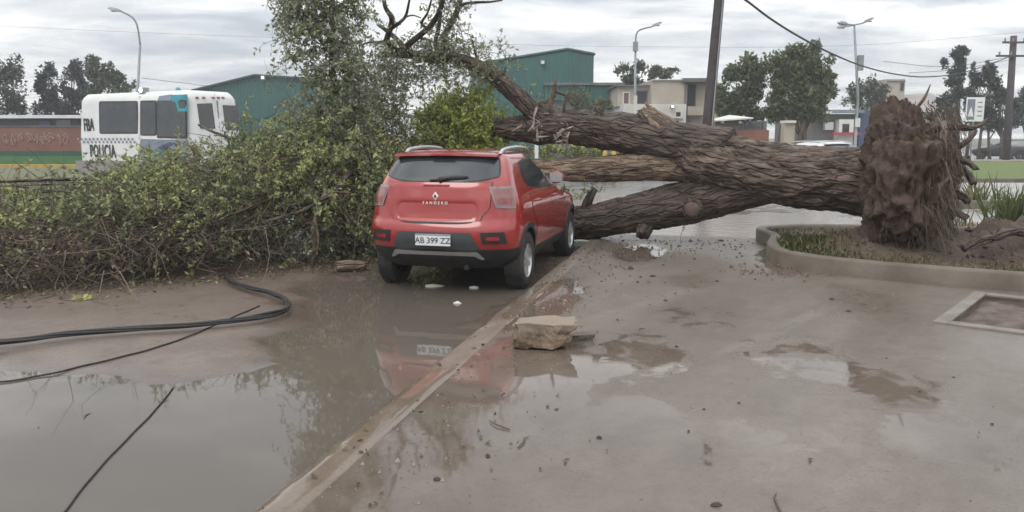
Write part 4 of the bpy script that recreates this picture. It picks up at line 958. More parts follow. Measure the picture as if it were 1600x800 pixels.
twigs('root_fibres', pt[:n * 3 // 4], rs.uniform(.003, .009, n * 3 // 4), tree, M['twig']); twigs('root_fibres', pt[n * 3 // 4:], rs.uniform(.003, .007, n - n * 3 // 4), tree, M['twig_pale'])
# ================================================================== TREES AND BUSHES BEHIND
def far_tree(name, label, D, blobs, base_px, tones, seed, n=3500, leaf=.30, group='trees along the far side', trunk_r=.16, trunks=1, solid=.55, cat='tree', stemmat='bark_dark'):
    """blobs: crown masses as (px, py, half-width px, half-height px) seen at distance D"""
    rs = np.random.default_rng(seed); k = D / F
    b0 = at(base_px, 300, D); root = empty(name, (b0.x, D, -.13), 0, label, cat, group); off = -np.array(root.location)
    rb2 = random.Random(seed); sub_ = []
    for (px, py, rx, ry) in blobs:
        sub_.append((px, py, rx * .72, ry * .72))
        for _ in range(7):
            a = rb2.uniform(0, 6.283); q = rb2.uniform(.55, .95); s_ = rb2.uniform(.25, .5)
            sub_.append((px + math.cos(a) * rx * q, py + math.sin(a) * ry * q, rx * s_, ry * s_))
    blobs0, blobs = blobs, sub_
    P_, Tn = [], []; area = sum(a[2] * a[3] for a in blobs)
    for (px, py, rx, ry) in blobs:
        c = np.array(at(px, py, D)); m = int(1.5 * n * rx * ry / area); dv = unit(rs.normal(size=(m, 3)))
        lob = np.array([1 + .38 * noise.noise(Vector(q * 1.9) + Vector((px, py, seed))) + .2 * noise.noise(Vector(q * 4.6) + Vector((px, seed, 2))) for q in dv])
        r = (rs.uniform(.12, 1, m) ** solid)[:, None] * lob[:, None]
        pos = c + dv * r * np.array([rx * k, rx * k * .8, ry * k]); P_.append(pos)
        Tn.append(np.array([tones[i] for i in rs.integers(0, len(tones), m)]) * (.75 + .5 * rs.uniform(size=(m, 1))))
    P_ = np.concatenate(P_); Tn = np.concatenate(Tn)
    g = np.array([noise.noise(Vector(q * (.9 if leaf > .15 else 3))) for q in P_]); keep = g > -.24; P_, Tn, g = P_[keep], Tn[keep], g[keep]
    P_[:, 2] = np.maximum(P_[:, 2], .15)
    m = len(P_); Ls = leaf * .8 * rs.uniform(.5, 1.4, m)
    leaves('crown', P_ + off, unit(rs.normal(size=(m, 3)) + np.array([[0, 0, .2]])), Ls, Ls * .32, Tn, root, rs, kind=None)
    blobs = blobs0
    for t_ in range(trunks):
        bl = blobs[t_ % len(blobs)]; tx = b0.x + (t_ - (trunks - 1) / 2) * .9; tip = Vector(at(bl[0], bl[1] - bl[3] * .3, D))
        p0 = Vector((tx, D, -.15)); md = p0.lerp(tip, .5) + Vector((rs.normal() * .15, 0, 0))
        tb = MB(); O = -Vector(root.location)
        tb.tube([p0 + O, p0.lerp(md, .5) + O, md + O, tip + O], [trunk_r * 1.25, trunk_r, trunk_r * .7, trunk_r * .2], 7)
        to = tb.build('trunk', M['twig'], root, True)
        lb = MB()
        for bl in blobs:
            e = Vector(at(bl[0] + rs.normal() * bl[2] * .3, bl[1] - bl[3] * .2, D)); s = p0.lerp(md, rs.uniform(.55, .95))
            lb.tube([s + O, s.lerp(e, .5) + Vector((0, 0, .15)) + O, e + O], [trunk_r * .5, trunk_r * .3, .02], 5)
        lb.build('limbs', M['twig'], to, True)
    return root
dk = [np.array([.06, .074, .05]), np.array([.08, .094, .058]), np.array([.065, .078, .066])]
bl_ = [np.array([.05, .06, .064]), np.array([.07, .08, .082])]
gn = [np.array([.12, .15, .075]), np.array([.155, .18, .09]), np.array([.105, .135, .08])]
olv = [np.array([.17, .18, .095]), np.array([.195, .195, .11]), np.array([.135, .15, .085])]
GL = 'dark trees behind the brick wall'
far_tree('tree', 'broad dark tree at the end of the graffitied brick wall', 66, [(-10, 150, 50, 55), (22, 135, 28, 42), (-40, 130, 40, 50)], -5, dk, 201, 7000, group=GL, solid=.4)
far_tree('tree', 'narrow dark pointed tree behind the brick wall beside a gap of sky', 68, [(76, 135, 19, 34), (78, 165, 24, 30)], 76, bl_, 202, 3200, group=GL, solid=.4)
far_tree('tree', 'dense blue-green tree behind the wall with a flat top', 70, [(112, 125, 20, 30), (118, 160, 26, 32), (135, 150, 18, 30)], 118, bl_, 203, 4200, group=GL, solid=.4)
far_tree('tree', 'tree with layered open crown above the roof of the police van', 64, [(150, 108, 22, 20), (165, 130, 26, 20), (190, 136, 22, 18), (160, 152, 30, 14)], 160, gn + dk, 204, 4200, group=GL, solid=.45)
GR_ = 'trees along the street on the right'
far_tree('tree', 'rounded green tree beside the wooden utility pole', 47, [(1150, 140, 30, 36), (1178, 125, 30, 30), (1160, 170, 34, 28)], 1165, gn, 205, 6500, .26, GR_)
far_tree('tree', 'tall olive street tree beside the double-arm street lamp', 45, [(1225, 105, 34, 36), (1265, 100, 34, 40), (1240, 140, 46, 40), (1285, 135, 22, 36), (1222, 165, 36, 26), (1270, 165, 34, 22)], 1235, olv + gn, 206, 11000, .25, GR_, .14, 3)
far_tree('tree', 'small dark tree behind the double-arm street lamp', 75, [(1345, 140, 18, 20), (1370, 145, 20, 22), (1350, 165, 28, 18)], 1355, bl_ + gn, 207, 2600, .32, GR_)
far_tree('pine_tree', 'tall thin pine with open tufted top behind the white sign', 62, [(1497, 84, 17, 11), (1482, 102, 14, 9), (1499, 104, 11, 15), (1490, 125, 16, 11), (1492, 145, 18, 9), (1480, 182, 26, 28)], 1490, bl_ + dk, 208, 4200, .28, GR_)
far_tree('pine_tree', 'dense dark pine with several bare stems beside the far utility pole', 62, [(1527, 118, 12, 20), (1548, 125, 16, 26), (1535, 160, 26, 30), (1562, 160, 20, 32), (1545, 190, 32, 16), (1588, 165, 9, 14)], 1542, dk + bl_, 209, 6500, .27, GR_, .11, 5)
far_tree('tree', 'low dark tree beyond the lawn near the far parked car', 80, [(1592, 180, 18, 24), (1606, 165, 20, 26)], 1600, bl_, 210, 2200, .32, GR_)
far_tree('tree', 'bushy tree rising over the flat roofed house', 72, [(985, 118, 22, 16), (1010, 112, 24, 14), (1038, 114, 20, 10), (1000, 135, 34, 16)], 1005, gn + dk, 211, 3600, .3, 'trees behind the houses')
ygr = [np.array([.40, .47, .12]), np.array([.46, .50, .15]), np.array([.30, .36, .10])]
# bright leafy bush behind the car, stems and long leaves
bush = empty('bush', (-.95, 13.55, -.12), 0, 'bright yellow-green leafy bush just behind the red car', 'bush')
ob = np.array([.95, -13.55, .12])
rs = np.random.default_rng(71); n = 1250
dv = unit(rs.normal(size=(n, 3))); lob = np.array([1 + .3 * noise.noise(Vector(q * 2)) for q in dv])
Bq = np.array([-.92, 13.55, 1.50]) + dv * (rs.uniform(.1, 1, n) ** .5 * lob)[:, None] * np.array([.80, .48, .94]); Bq[:, 2] = np.maximum(Bq[:, 2], .1)
Bq[:, 0] += .22 * (1.4 - Bq[:, 2]) * -.3
dd = unit(rs.normal(size=(n, 3)) * .5 + np.array([0, -.1, .35])); tq = np.array([ygr[i] for i in rs.integers(0, 3, n)])
sprays(bush, Bq + ob, dd, rs.uniform(.2, .45, n), rs.uniform(.1, .7, n), np.full(n, 20), .075, tq, 72, .004, tname='twigs', lname='foliage', wl=.30, floor=.02)
for k in range(6):
    tx = random.Random(k).uniform(-.5, .5)
    MB().tube([(tx * .3, 0, 0), (tx * .7, .05, .8), (tx * 1.2, 0, 1.6), (tx * 1.5, 0, 2.2)], [.03, .022, .014, .005], 6).build('stem', M['twig'], bush, True)
# hedge-like shrubs in the verge seen between the limbs
HL = ['shrub by the white marker post in the verge', 'low shrub just right of the white marker post in the verge', 'wide low shrub between marker post and yellow bollards', 'shrub growing directly before the first yellow bollard', 'low shrub beside the second yellow bollard', 'small low shrub in the verge below the flat roofed house', 'flat low shrub at the verge end near the leaning pole']
HG = 'low shrubs in the verge beyond the fallen trunk'
for i, (px, w, h) in enumerate([(815, 16, 12), (850, 20, 13), (890, 22, 12), (925, 20, 15), (968, 20, 12), (1005, 18, 10), (1045, 20, 9)]):
    far_tree('shrub', HL[i], 36 + i % 2, [(px, 240, w, h), (px + w * .5, 236, w * .6, h)], px, ygr[:2] + olv, 230 + i, 900, .14, HG, .02, 1, .5, 'shrub')
for i, (px, py, w, h) in enumerate([(905, 160, 20, 22), (860, 180, 22, 22), (945, 170, 14, 18)]):
    far_tree('shrub', ['pale green shrub before the dark openings of the tall hall', 'wide shrub below the corner of the tall green hall', 'narrow pale shrub at the end of the green hall wing'][i], 52 + i, [(px, py, w, h), (px + 6, py + 22, w, h)], px, olv + gn, 240 + i, 1500, .2, 'shrubs before the green hall', .03, 1, .5, 'shrub')
# ================================================================== BUILDINGS
def metal_mat(name, c1, c2):
    m, t, b = new_mat(name); tc = N(t, 'ShaderNodeTexCoord').outputs['Object']
    w = N(t, 'ShaderNodeTexWave', wave_type='BANDS', bands_direction='X'); w.inputs['Scale'].default_value = 1.1; t.links.new(tc, w.inputs[0])
    n = tnoise(t, .35, 6, .6, tc); t.links.new(mix_col(t, ramp(t, n, [(.35, 0), (.65, 1)]), c1, c2), b.inputs['Base Color'])
    b.inputs['Roughness'].default_value = .5; bump(t, w.outputs[0], .5, .05, b); return m
M['green_metal'] = metal_mat('green_cladding', (.018, .092, .08), (.025, .11, .095))
M['green_dark'] = pm('dark_green_trim', (.014, .06, .05), (.02, .07, .055), 2, .6, .1, 0)
M['plaster'] = pm('beige_render', (.42, .375, .31), (.33, .295, .25), .9, .85, .1, .2)
M['white_wall'] = pm('white_render', (.66, .64, .60), (.52, .50, .47), .8, .85, .1, .2)
M['dark_open'] = pm('dark_interior', (.02, .022, .028), (.03, .032, .038), 2, .5, .1, 0)
M['pane'] = pm('window_pane', (.035, .042, .05), (.06, .07, .08), 2, .12, .04, 0, spec=.8)
M['roof_grey'] = pm('grey_roof', (.16, .155, .155), (.11, .105, .105), 1, .75, .1, .2)
def brick_mat(name, c1, c2, mort, sc_=1.0):
    m, t, b = new_mat(name); tc = N(t, 'ShaderNodeTexCoord').outputs['Object']; mp = N(t, 'ShaderNodeMapping'); mp.inputs['Rotation'].default_value = (R(90), 0, 0); t.links.new(tc, mp.inputs[0])
    k = N(t, 'ShaderNodeTexBrick'); k.inputs['Color1'].default_value = (*c1, 1); k.inputs['Color2'].default_value = (*c2, 1); k.inputs['Mortar'].default_value = (*mort, 1); k.inputs['Scale'].default_value = 2.2 * sc_
    k.inputs['Mortar Size'].default_value = .015; t.links.new(mp.outputs[0], k.inputs[0])
    n = tnoise(t, .6, 6, .6, tc); c = mix_col(t, ramp(t, n, [(.3, .0), (.7, .5)]), k.outputs[0], tuple(x * .55 for x in c1)); t.links.new(c, b.inputs['Base Color']); b.inputs['Roughness'].default_value = .85; return m
M['brick'] = brick_mat('brick_wall', (.235, .095, .072), (.19, .078, .062), (.22, .15, .125))
M['brick2'] = brick_mat('orange_brick', (.27, .115, .08), (.22, .10, .075), (.24, .18, .15))
lit = emit('lit_lamp', (1, .98, .93), 3.0)
def X(px, D): return (px - 800) / F * D
def Z(py, D): return at(800, py, D).z
def bld(name, label, loc, cat='building', rz=0): return empty(name, loc, rz, label, cat)
def part(name, mat, parent, boxes, bv=0):
    b = MB()
    for (x0, x1, y0, y1, z0, z1) in boxes: b.box(((x0 + x1) / 2, (y0 + y1) / 2, (z0 + z1) / 2), (x1 - x0, y1 - y0, z1 - z0))
    o = b.build(name, mat, parent)
    return bevel(o, bv) if bv else o
def window(parent, x0, x1, z0, z1, y, mat=None, frame=None):
    """window set into the front face y: frame, pane, sill"""
    w = part('window', frame or M['white_wall'], parent, [(x0 - .06, x0 + .02, y - .05, y + .1, z0 - .06, z1 + .06), (x1 - .02, x1 + .06, y - .05, y + .1, z0 - .06, z1 + .06), (x0 + .02, x1 - .02, y - .05, y + .1, z1 - .02, z1 + .06), (x0 + .02, x1 - .02, y - .05, y + .1, z0 - .06, z0 + .02)])
    part('pane', mat or M['pane'], w, [(x0 + .02, x1 - .02, y - .012, y + .08, z0 + .02, z1 - .02)])
    part('sill', M['concrete'], w, [(x0 - .12, x1 + .12, y - .16, y + .02, z0 - .14, z0 - .062)])
    return w
# green hall behind the tree crown (low gable)
D = 72; x0 = X(318, D)
h1 = bld('green_hall', 'low green metal hall with shallow pitched roof behind the police van', (x0, D, -.13)); W_ = X(545, D) - x0
zl, zt, zr = Z(141, D) + .13, Z(119, D) + .13, Z(128, D) + .13; xm = X(408, D) - x0
def gable(name, mat, parent, prof, y0, y1):
    n = len(prof); b = MB(); b.add([(x, y0, z) for x, z in prof] + [(x, y1, z) for x, z in prof], [tuple(range(n)), tuple(range(2 * n - 1, n - 1, -1))] + [(i, n + i, n + (i + 1) % n, (i + 1) % n) for i in range(n)]); return b.build(name, mat, parent)
gable('wall', M['green_metal'], h1, [(0, 0), (W_, 0), (W_, zr), (xm, zt), (0, zl)], 0, 18)
rf = gable('roof', M['green_dark'], h1, [(-.4, zl - .12), (xm, zt + .01), (W_ + .3, zr - .02), (W_ + .3, zr + .14), (xm, zt + .16), (-.4, zl + .05)], -.4, 18.4)
part('door', M['green_dark'], h1, [(xm + 2.2, xm + 4.6, -.08, .1, 0, Z(152, D) + .13)])
fl = part('floodlight', M['lamp_metal'], h1, [(xm + .55, xm + .95, -.45, -.1, zt - .35, zt + .05)]); MB().tube([(xm + .75, -.44, zt - .15), (xm + .75, -.50, zt - .15)], [.11, .07], 14).build('lamp', lit, fl, True)
# tall green hall
D = 62; x0 = X(735, D); h2 = bld('green_hall', 'tall green metal hall with lower wing behind the broken limbs', (x0, D, -.13))
xc, xr_ = X(885, D) - x0, X(929, D) - x0; za, zb, zd = Z(96, D) + .13, Z(77, D) + .13, Z(80, D) + .13
b = MB()
b.add([(0, 3, 0), (xc, 0, 0), (xr_, 2.2, 0), (xr_ + 1, 18, 0), (-1, 20, 0), (0, 3, za), (xc, 0, zb), (xr_, 2.2, zd), (xr_ + 1, 18, zd - .4), (-1, 20, za)], [(0, 1, 6, 5), (1, 2, 7, 6), (2, 3, 8, 7), (3, 4, 9, 8), (4, 0, 5, 9), (5, 6, 7, 8, 9), (4, 3, 2, 1, 0)]); b.build('wall', M['green_metal'], h2)
b = MB(); b.tube([(0, 2.95, za), (xc, -.06, zb), (xr_ + .05, 2.17, zd)], .12, 4); b.build('roof_edge', M['green_dark'], h2)
wn = part('wing', M['green_metal'], h2, [(X(850, D) - x0, X(965, D) - x0, -1.2, 6, Z(158, D) + .13, Z(135, D) + .13)]); part('wing_roof', M['roof_grey'], wn, [(X(848, D) - x0, X(968, D) - x0, -1.5, 6.2, Z(135, D) + .132, Z(131, D) + .13)])
part('wing_wall', M['roof_grey'], h2, [(X(852, D) - x0, X(963, D) - x0, -.9, 5.8, 0, Z(158, D) + .128)])
part('opening', M['dark_open'], h2, [(X(893, D) - x0, X(912, D) - x0, -.98, -.8, 0, Z(163, D) + .13)]); part('opening', M['dark_open'], h2, [(X(915, D) - x0, X(938, D) - x0, -.98, -.8, 0, Z(163, D) + .13)])
part('sign_panel', M['white_wall'], h2, [(X(770, D) - x0, X(776, D) - x0, 2.0, 2.5, Z(101, D) + .13, Z(98, D) + .13)])
fl = part('floodlight', M['lamp_metal'], h2, [(X(844, D) - x0, X(850, D) - x0, .2, .75, Z(100, D) + .13, Z(94, D) + .13)]); part('lamp', M['white_paint'], fl, [(X(844.6, D) - x0, X(849.4, D) - x0, .17, .198, Z(99.5, D) + .13, Z(94.5, D) + .13)])
# flat roofed house
D = 55; x0 = X(966, D); ho = bld('house', 'two-storey flat roofed beige house with white lower wall and dark openings', (x0, D, -.13), 'house')
xx = lambda px: X(px, D) - x0
zz = lambda py: Z(py, D) + .13
part('wall', M['plaster'], ho, [(0, xx(1016), 1.4, 8, zz(165), zz(133))]); part('upper_block', M['plaster'], ho, [(xx(1016), xx(1066), .3, 8, zz(165), zz(125))]); part('side_block', M['plaster'], ho, [(xx(1066) + .01, xx(1128), 1.0, 8.2, 0, zz(128))])
part('lower_wall', M['white_wall'], ho, [(xx(970), xx(1066), -.4, 7.9, 0, zz(163))]); part('pillar', M['roof_grey'], ho, [(xx(1066), xx(1070), .2, 1.2, 0, zz(123))])
part('roof_slab', M['roof_grey'], ho, [(xx(1062), xx(1112), -.1, 8.4, zz(128), zz(122))]); part('roof_slab', M['roof_grey'], ho, [(-.2, xx(1016) - .01, 1.1, 8.2, zz(133), zz(131))]); part('parapet', M['white_wall'], ho, [(xx(1015.5), xx(1066.5), .15, 8.05, zz(125), zz(123.6))])
window(ho, xx(975.5), xx(984), zz(161), zz(143), 1.4, M['cutwood']); window(ho, xx(994), xx(1012), zz(161), zz(141), 1.4, M['dark_open'], M['roof_grey']); window(ho, xx(1073), xx(1086), zz(165), zz(132), 1.0, M['dark_open'], M['roof_grey'])
part('balcony', M['plaster'], ho, [(xx(1070) + .05, xx(1100), .2, .98, zz(180), zz(166))]); window(ho, xx(1050), xx(1058), zz(183), zz(175), -.4, M['dark_open'])
fl = part('wall_lamp', M['lamp_metal'], ho, [(xx(1041.5), xx(1045.5), -.75, -.42, zz(169), zz(165))]); MB().tube([(xx(1043.5), -.74, zz(167)), (xx(1043.5), -.82, zz(167))], [.085, .05], 14).build('lamp', lit, fl, True)
# brick outhouse beside the pole
D = 40; x0 = X(1112, D); bh = bld('brick_shed', 'low brick building with pale sheet roof behind the utility pole', (x0, D, -.13)); xx = lambda px: X(px, D) - x0; zz = lambda py: Z(py, D) + .13
part('wall', M['brick2'], bh, [(0, xx(1197), 0, 5, 0, zz(203))]); part('upper_wall', M['roof_grey'], bh, [(.05, xx(1194), .1, 4.8, zz(203), zz(189))])
b = MB(); b.add([(-.1, -.4, zz(190)), (xx(1168), -.4, zz(186)), (xx(1168), 4, zz(178)), (1.0, 4, zz(184)), (-.1, -.4, zz(188)), (xx(1168), -.4, zz(184)), (xx(1168), 4, zz(176)), (1.0, 4, zz(182))], [(3, 2, 1, 0), (4, 5, 6, 7), (0, 1, 5, 4), (1, 2, 6, 5), (2, 3, 7, 6), (3, 0, 4, 7)]); b.build('roof', M['white_wall'], bh)
for px in (1122, 1149): part('wall_bracket', M['white_paint'], bh, [(xx(px), xx(px + 4), -.12, .098, zz(193), zz(189))])
for px in (1155, 1161, 1167, 1173, 1179, 1185): part('window', M['pane'], bh, [(xx(px), xx(px + 4), .06, .12, zz(201), zz(191))])
pb = MB().box((xx(1215), -1, 1.2), (.5, .5, 2.4)).build('gate_pillar', M['plaster'], bh); part('capstone', M['white_wall'], pb, [(xx(1207), xx(1223), -1.4, -.6, 2.4, 2.52)])
# blue and white shop fronts further off
D = 66; x0 = X(1255, D); sh = bld('shop_row', 'row of low blue and white shop fronts behind the white parked car', (x0, D, -.13)); xx = lambda px: X(px, D) - x0; zz = lambda py: Z(py, D) + .13
M['blue'] = pm('blue_paint', (.07, .085, .16), (.055, .07, .13), 1, .6, .1, 0)
part('wall', M['roof_grey'], sh, [(0, xx(1350), 0, 8, 0, zz(178))]); part('wall', M['blue'], sh, [(xx(1333), xx(1349), -.3, -.01, 0, zz(172))]); part('canopy', M['white_wall'], sh, [(xx(1256), xx(1281), -1.5, -.01, zz(179), zz(175))])
part('kiosk', M['white_paint'], sh, [(xx(1297), xx(1319), -1.0, -.02, 0, zz(187))]); part('window', M['dark_open'], sh, [(xx(1302), xx(1312), -1.06, -.98, zz(208), zz(194))]); part('shop_sign', M['white_paint'], sh, [(xx(1280), xx(1293), -.4, -.02, zz(203), zz(191))])
part('awning', M['reflector'], sh, [(xx(1283), xx(1325), -1.6, -1.02, zz(211), zz(207))]); part('canopy', M['greywrap'], sh, [(xx(1280), xx(1335), -.9, -.02, zz(177), zz(172))])
# pale building at the right
D = 88; x0 = X(1392, D); rb_ = bld('warehouse', 'long pale building with grey sloping roof behind the upturned roots', (x0, D, -.13)); xx = lambda px: X(px, D) - x0; zz = lambda py: Z(py, D) + .13
M['pinkish'] = pm('faded_render', (.33, .30, .28), (.26, .235, .225), .6, .85, .1, 0)
part('wall', M['white_wall'], rb_, [(0, xx(1482), 0, 10, 0, zz(172))])
b = MB(); b.add([(-.4, -.6, zz(178)), (xx(1484), -.6, zz(172)), (xx(1480), 5, zz(142)), (.3, 5, zz(146)), (-.4, 10.6, zz(176)), (xx(1484), 10.6, zz(172))], [(0, 1, 2, 3), (3, 2, 5, 4), (0, 3, 4), (1, 5, 2), (4, 5, 1, 0)]); b.build('roof', M['pinkish'], rb_)
tw = part('tank_tower', M['plaster'], rb_, [(xx(1383), xx(1412), 1.5, 4, 0, zz(122))]); part('rail', M['roof_grey'], tw, [(xx(1383), xx(1412), 1.38, 1.49, zz(126), zz(124.6))]); part('window', M['dark_open'], tw, [(xx(1405), xx(1410), 1.40, 1.52, zz(140), zz(128))])
# ------------------------------------------------------------------ brick wall with green bands and the building behind
D = 52; wl = bld('boundary_wall', 'long brick wall with green painted bands and faded graffiti beside the police van', (X(-60, D), D, -.13), 'wall'); x0 = wl.location.x; xx = lambda px: X(px, D) - x0; zz = lambda py: Z(py, D) + .13
part('brick_face', M['brick'], wl, [(0, xx(330), 0, .3, zz(236), zz(198))]); part('green_band', pm('dark_green_band', (.02, .075, .045), (.03, .09, .05), 1, .8, .1, 0), wl, [(0, xx(330), -.01, .3, zz(244), zz(236))]); part('green_band', pm('light_green_band', (.05, .16, .05), (.07, .17, .06), 1, .8, .1, 0), wl, [(0, xx(330), -.02, .3, 0, zz(244))])
part('coping', M['roof_grey'], wl, [(-.05, xx(330), -.06, .36, zz(198), zz(196.5))])
g = random.Random(4); M['graf'] = pm('faded_spray_paint', (.36, .24, .18), (.27, .17, .13), 3, .9, .05, 0)
for k in range(9):
    px = 18 + k * 11.5; cz = 217 + g.uniform(-3, 3); pts = []
    a0 = g.uniform(0, 6)
    for j in range(9):
        a = a0 + j * .75 * g.choice((1, 1, -1)); pts.append((xx(px + math.cos(a) * g.uniform(2, 6)), -.02, zz(cz + math.sin(a) * g.uniform(5, 10))))
    MB().tube(catmull(pts, 4), .045, 4).build('graffiti', M['graf'], wl, True)
D = 58; lo = bld('long_shed', 'long dark shed with white fascia behind the brick wall', (X(5, D), D, -.13)); x0 = lo.location.x; xx = lambda px: X(px, D) - x0; zz = lambda py: Z(py, D) + .13
part('wall', M['dark_open'], lo, [(0, xx(300), 0, 6, 0, zz(186))]); part('fascia', M['white_paint'], lo, [(-.3, xx(305), -.5, 6.3, zz(185), zz(180))]); part('window', M['blue'], lo, [(xx(72), xx(88), -.06, .05, zz(199), zz(188))]); part('window', M['pane'], lo, [(xx(98), xx(120), -.06, .05, zz(199), zz(188))])
# ================================================================== LAMPS, POLES, WIRES, SIGN
def lamp(label, base_px, D, top_py, arms, r=.075, head=(.55, .20, .10)):
    b = at(base_px, 300, D); z1 = Z(top_py, D); o = empty('street_lamp', (b.x, D, -.13), 0, label, 'street lamp', 'street lamps'); hz_ = z1 + .13
    return o, hz_
def arm_lamp(label, D, pole_px, base_py_top, apts, headend, r=.07):
    """pole straight up at pole_px, then an arm along the given photo points, all at distance D"""
    bx = X(pole_px, D) * 1.0; o = empty('street_lamp', (bx, D, -.13), 0, label, 'street lamp', 'street lamps')
    pts = [Vector(at(px, py, D)) - o.location for px, py in apts]
    MB().tube([(0, 0, 0), (0, 0, .05), (0, 0, .051), (0, 0, pts[0].z * .5), tuple(pts[0])], [.16, .16, r * 1.4, r * 1.2, r * .9], 8).build('pole', M['lamp_metal'], o, True)
    MB().tube(catmull([tuple(p) for p in pts], 5), r * .7, 7).build('arm', M['lamp_metal'], o, True)
    return o, pts
def lamp_head(o, p, q, mat='lamp_metal'):
    p, q = Vector(p), Vector(q); d = (q - p).normalized(); s = d.cross(Vector((0, 0, 1))).normalized(); u = s.cross(d)
    v = []
    for k, (w, h0, h1) in enumerate(((.07, -.03, .05), (.15, -.05, .10), (.16, -.05, .09), (.08, -.03, .03))):
        c = p.lerp(q, (0, .3, .75, 1)[k])
        v += [c + s * w + u * h0, c - s * w + u * h0, c - s * w * .7 + u * h1, c + s * w * .7 + u * h1]
    hd_ = MB().add(v, [(0, 1, 2, 3), (15, 14, 13, 12)] + [(j * 4 + i, j * 4 + 4 + i, j * 4 + 4 + (i + 1) % 4, j * 4 + (i + 1) % 4) for j in range(3) for i in range(4)]).build('lamp_head', M[mat], o)
    c = p.lerp(q, .55); MB().box((c.x, c.y, c.z - .07), (.3, .22, .04)).build('diffuser', M['lens_pale'], hd_)
o, pts = arm_lamp('single-arm street lamp with curved arm rising behind the police van', 44, 223, 60, [(219, 70), (216, 48), (212, 34), (204, 25), (190, 18)], None); lamp_head(o, pts[-1], Vector(at(169, 13, 44)) - o.location)
o, pts = arm_lamp('single-arm street lamp with curved arm before the flat roofed house', 50, 989, 60, [(993, 70), (994, 55), (998, 48), (1008, 44), (1018, 42)], None); lamp_head(o, pts[-1], Vector(at(1034, 35, 50)) - o.location); MB().box((pts[0].x, 0, pts[0].z - .1), (.28, .28, .55)).build('control_box', M['lamp_metal'], o)
MB().box((0.0, -.16, 3.4), (.20, .10, 1.7)).build('cable_duct', M['white_wall'], o)
o, pts = arm_lamp('double-arm street lamp with three heads beside the olive street tree', 47, 1331, 60, [(1335, 44), (1335, 41), (1335, 39)], None)
for e, h in (((1349, 36), (1365, 28)), ((1324, 38), (1309, 35)), ((1324, 41), (1308, 43))):
    p = Vector(at(*e, 47)) - o.location; MB().tube([pts[-1], p], .045, 6).build('arm', M['lamp_metal'], o); lamp_head(o, p, Vector(at(*h, 47)) - o.location)
MB().box((-.05, -.15, Z(95, 47)), (.30, .22, .85)).build('control_box', M['lamp_metal'], o); MB().box((0, -.16, Z(188, 47)), (.28, .06, .5)).build('notice', M['white_paint'], o)
# dark wooden pole behind the trunk
up_ = empty('utility_pole', (X(1095, 22), 22, -.13), 0, 'dark leaning wooden utility pole standing behind the fallen trunk', 'utility pole', 'utility poles')
tp = Vector((.50, 0, 8.6))
MB().tube([(0, 0, -.02), tuple(tp * .3), tuple(tp * .62), tuple(tp)], [.165, .15, .135, .115], 12).build('pole', M['wood_pole'], up_, True)
MB().box((tp.x - .02, -.14, 8.1), (1.6, .1, .12)).build('crossarm', M['wood_pole'], up_); 
for dx in (-.6, -.25, .3, .65): MB().tube([(tp.x + dx, -.14, 8.15), (tp.x + dx, -.14, 8.24), (tp.x + dx, -.14, 8.3)], [.025, .05, .03], 8).build('insulator', M['lens_pale'], up_, True)
MB().tube([(.12, -.17, .5), (.30, -.16, 4.0), (.46, -.14, 7.0)], .02, 6).build('conduit', M['lamp_metal'], up_)
D = 60; fp = empty('utility_pole', (X(1567, D), D, -.13), 0, 'far utility pole with two crossarms beside the dense pine', 'utility pole', 'utility poles'); tp2 = Vector(at(1584, 56, D)) - fp.location
MB().tube([(0, 0, 0), tuple(tp2 * .5), tuple(tp2)], [.27, .25, .22], 10).build('pole', M['wood_pole'], fp, True)
for py, w in ((67, 1.3), (88, 1.9)):
    c = Vector(at(1583, py, D)) - fp.location; MB().box((c.x + .1, -.3, c.z), (w * 1.6, .12, .14)).build('crossarm', M['wood_pole'], fp)
    for dx in (-.9, -.3, .5, 1.0): MB().tube([(c.x + .1 + dx * w * .75, -.3, c.z + .05), (c.x + .1 + dx * w * .75, -.3, c.z + .3)], .06, 6).build('insulator', M['lens_pale'], fp)
tag(MB().tube([(X(746, 58), 58, -.13), (X(745, 58), 58, Z(58, 58))], [.12, .07], 8).build('service_post', M['lamp_metal'], None, True), 'slim bare service post rising beside the tall green hall', 'post')
def wire(label, pts, r, grp='overhead wires'):
    return tag(MB().tube(catmull([tuple(p) for p in pts], 8), r, 5).build('overhead_wire', M['wire'], None, True), label, 'wire', grp)
wire('thick black cable sagging from the leaning pole to the far pole', [at(1122, -28, 22), at(1165, 0, 23.2), at(1205, 30, 25), at(1250, 58, 27.5), at(1300, 84, 31), at(1350, 104, 36), at(1400, 116, 41), at(1450, 120, 46), at(1510, 112, 52), at(1580, 88, 59.7)], .034)
GW = 'thin overhead wires strung along the avenue'
for (a, b_, c_), lb_ in [(((1585, 92), (1500, 108), (1420, 114)), 'lower thin wire leaving the far utility pole'), (((1584, 88), (1480, 104), (1380, 96)), 'upper thin wire leaving the far utility pole')]:
    wire(lb_, [at(*a, 60), at(*b_, 58), at(*c_, 56)], .016, 'thin wires at the far utility pole')
for k, (y0, y1) in enumerate(((68, 75),)):
    wire('thin wire strung high across the avenue behind the fallen tree', [at(-60, y0 - 30, 57), at(300, y0 - 14, 57), at(746, y0, 57.9), at(1000, y1 - 2, 57), at(1330, y1 - 4, 57), at(1660, y1 - 30, 57)], .007, GW)
wire('thin wire running from the lamp behind the police van to the halls', [at(222, 122, 44), at(290, 130, 50), at(340, 133, 57), at(470, 118, 66)], .014, GW)
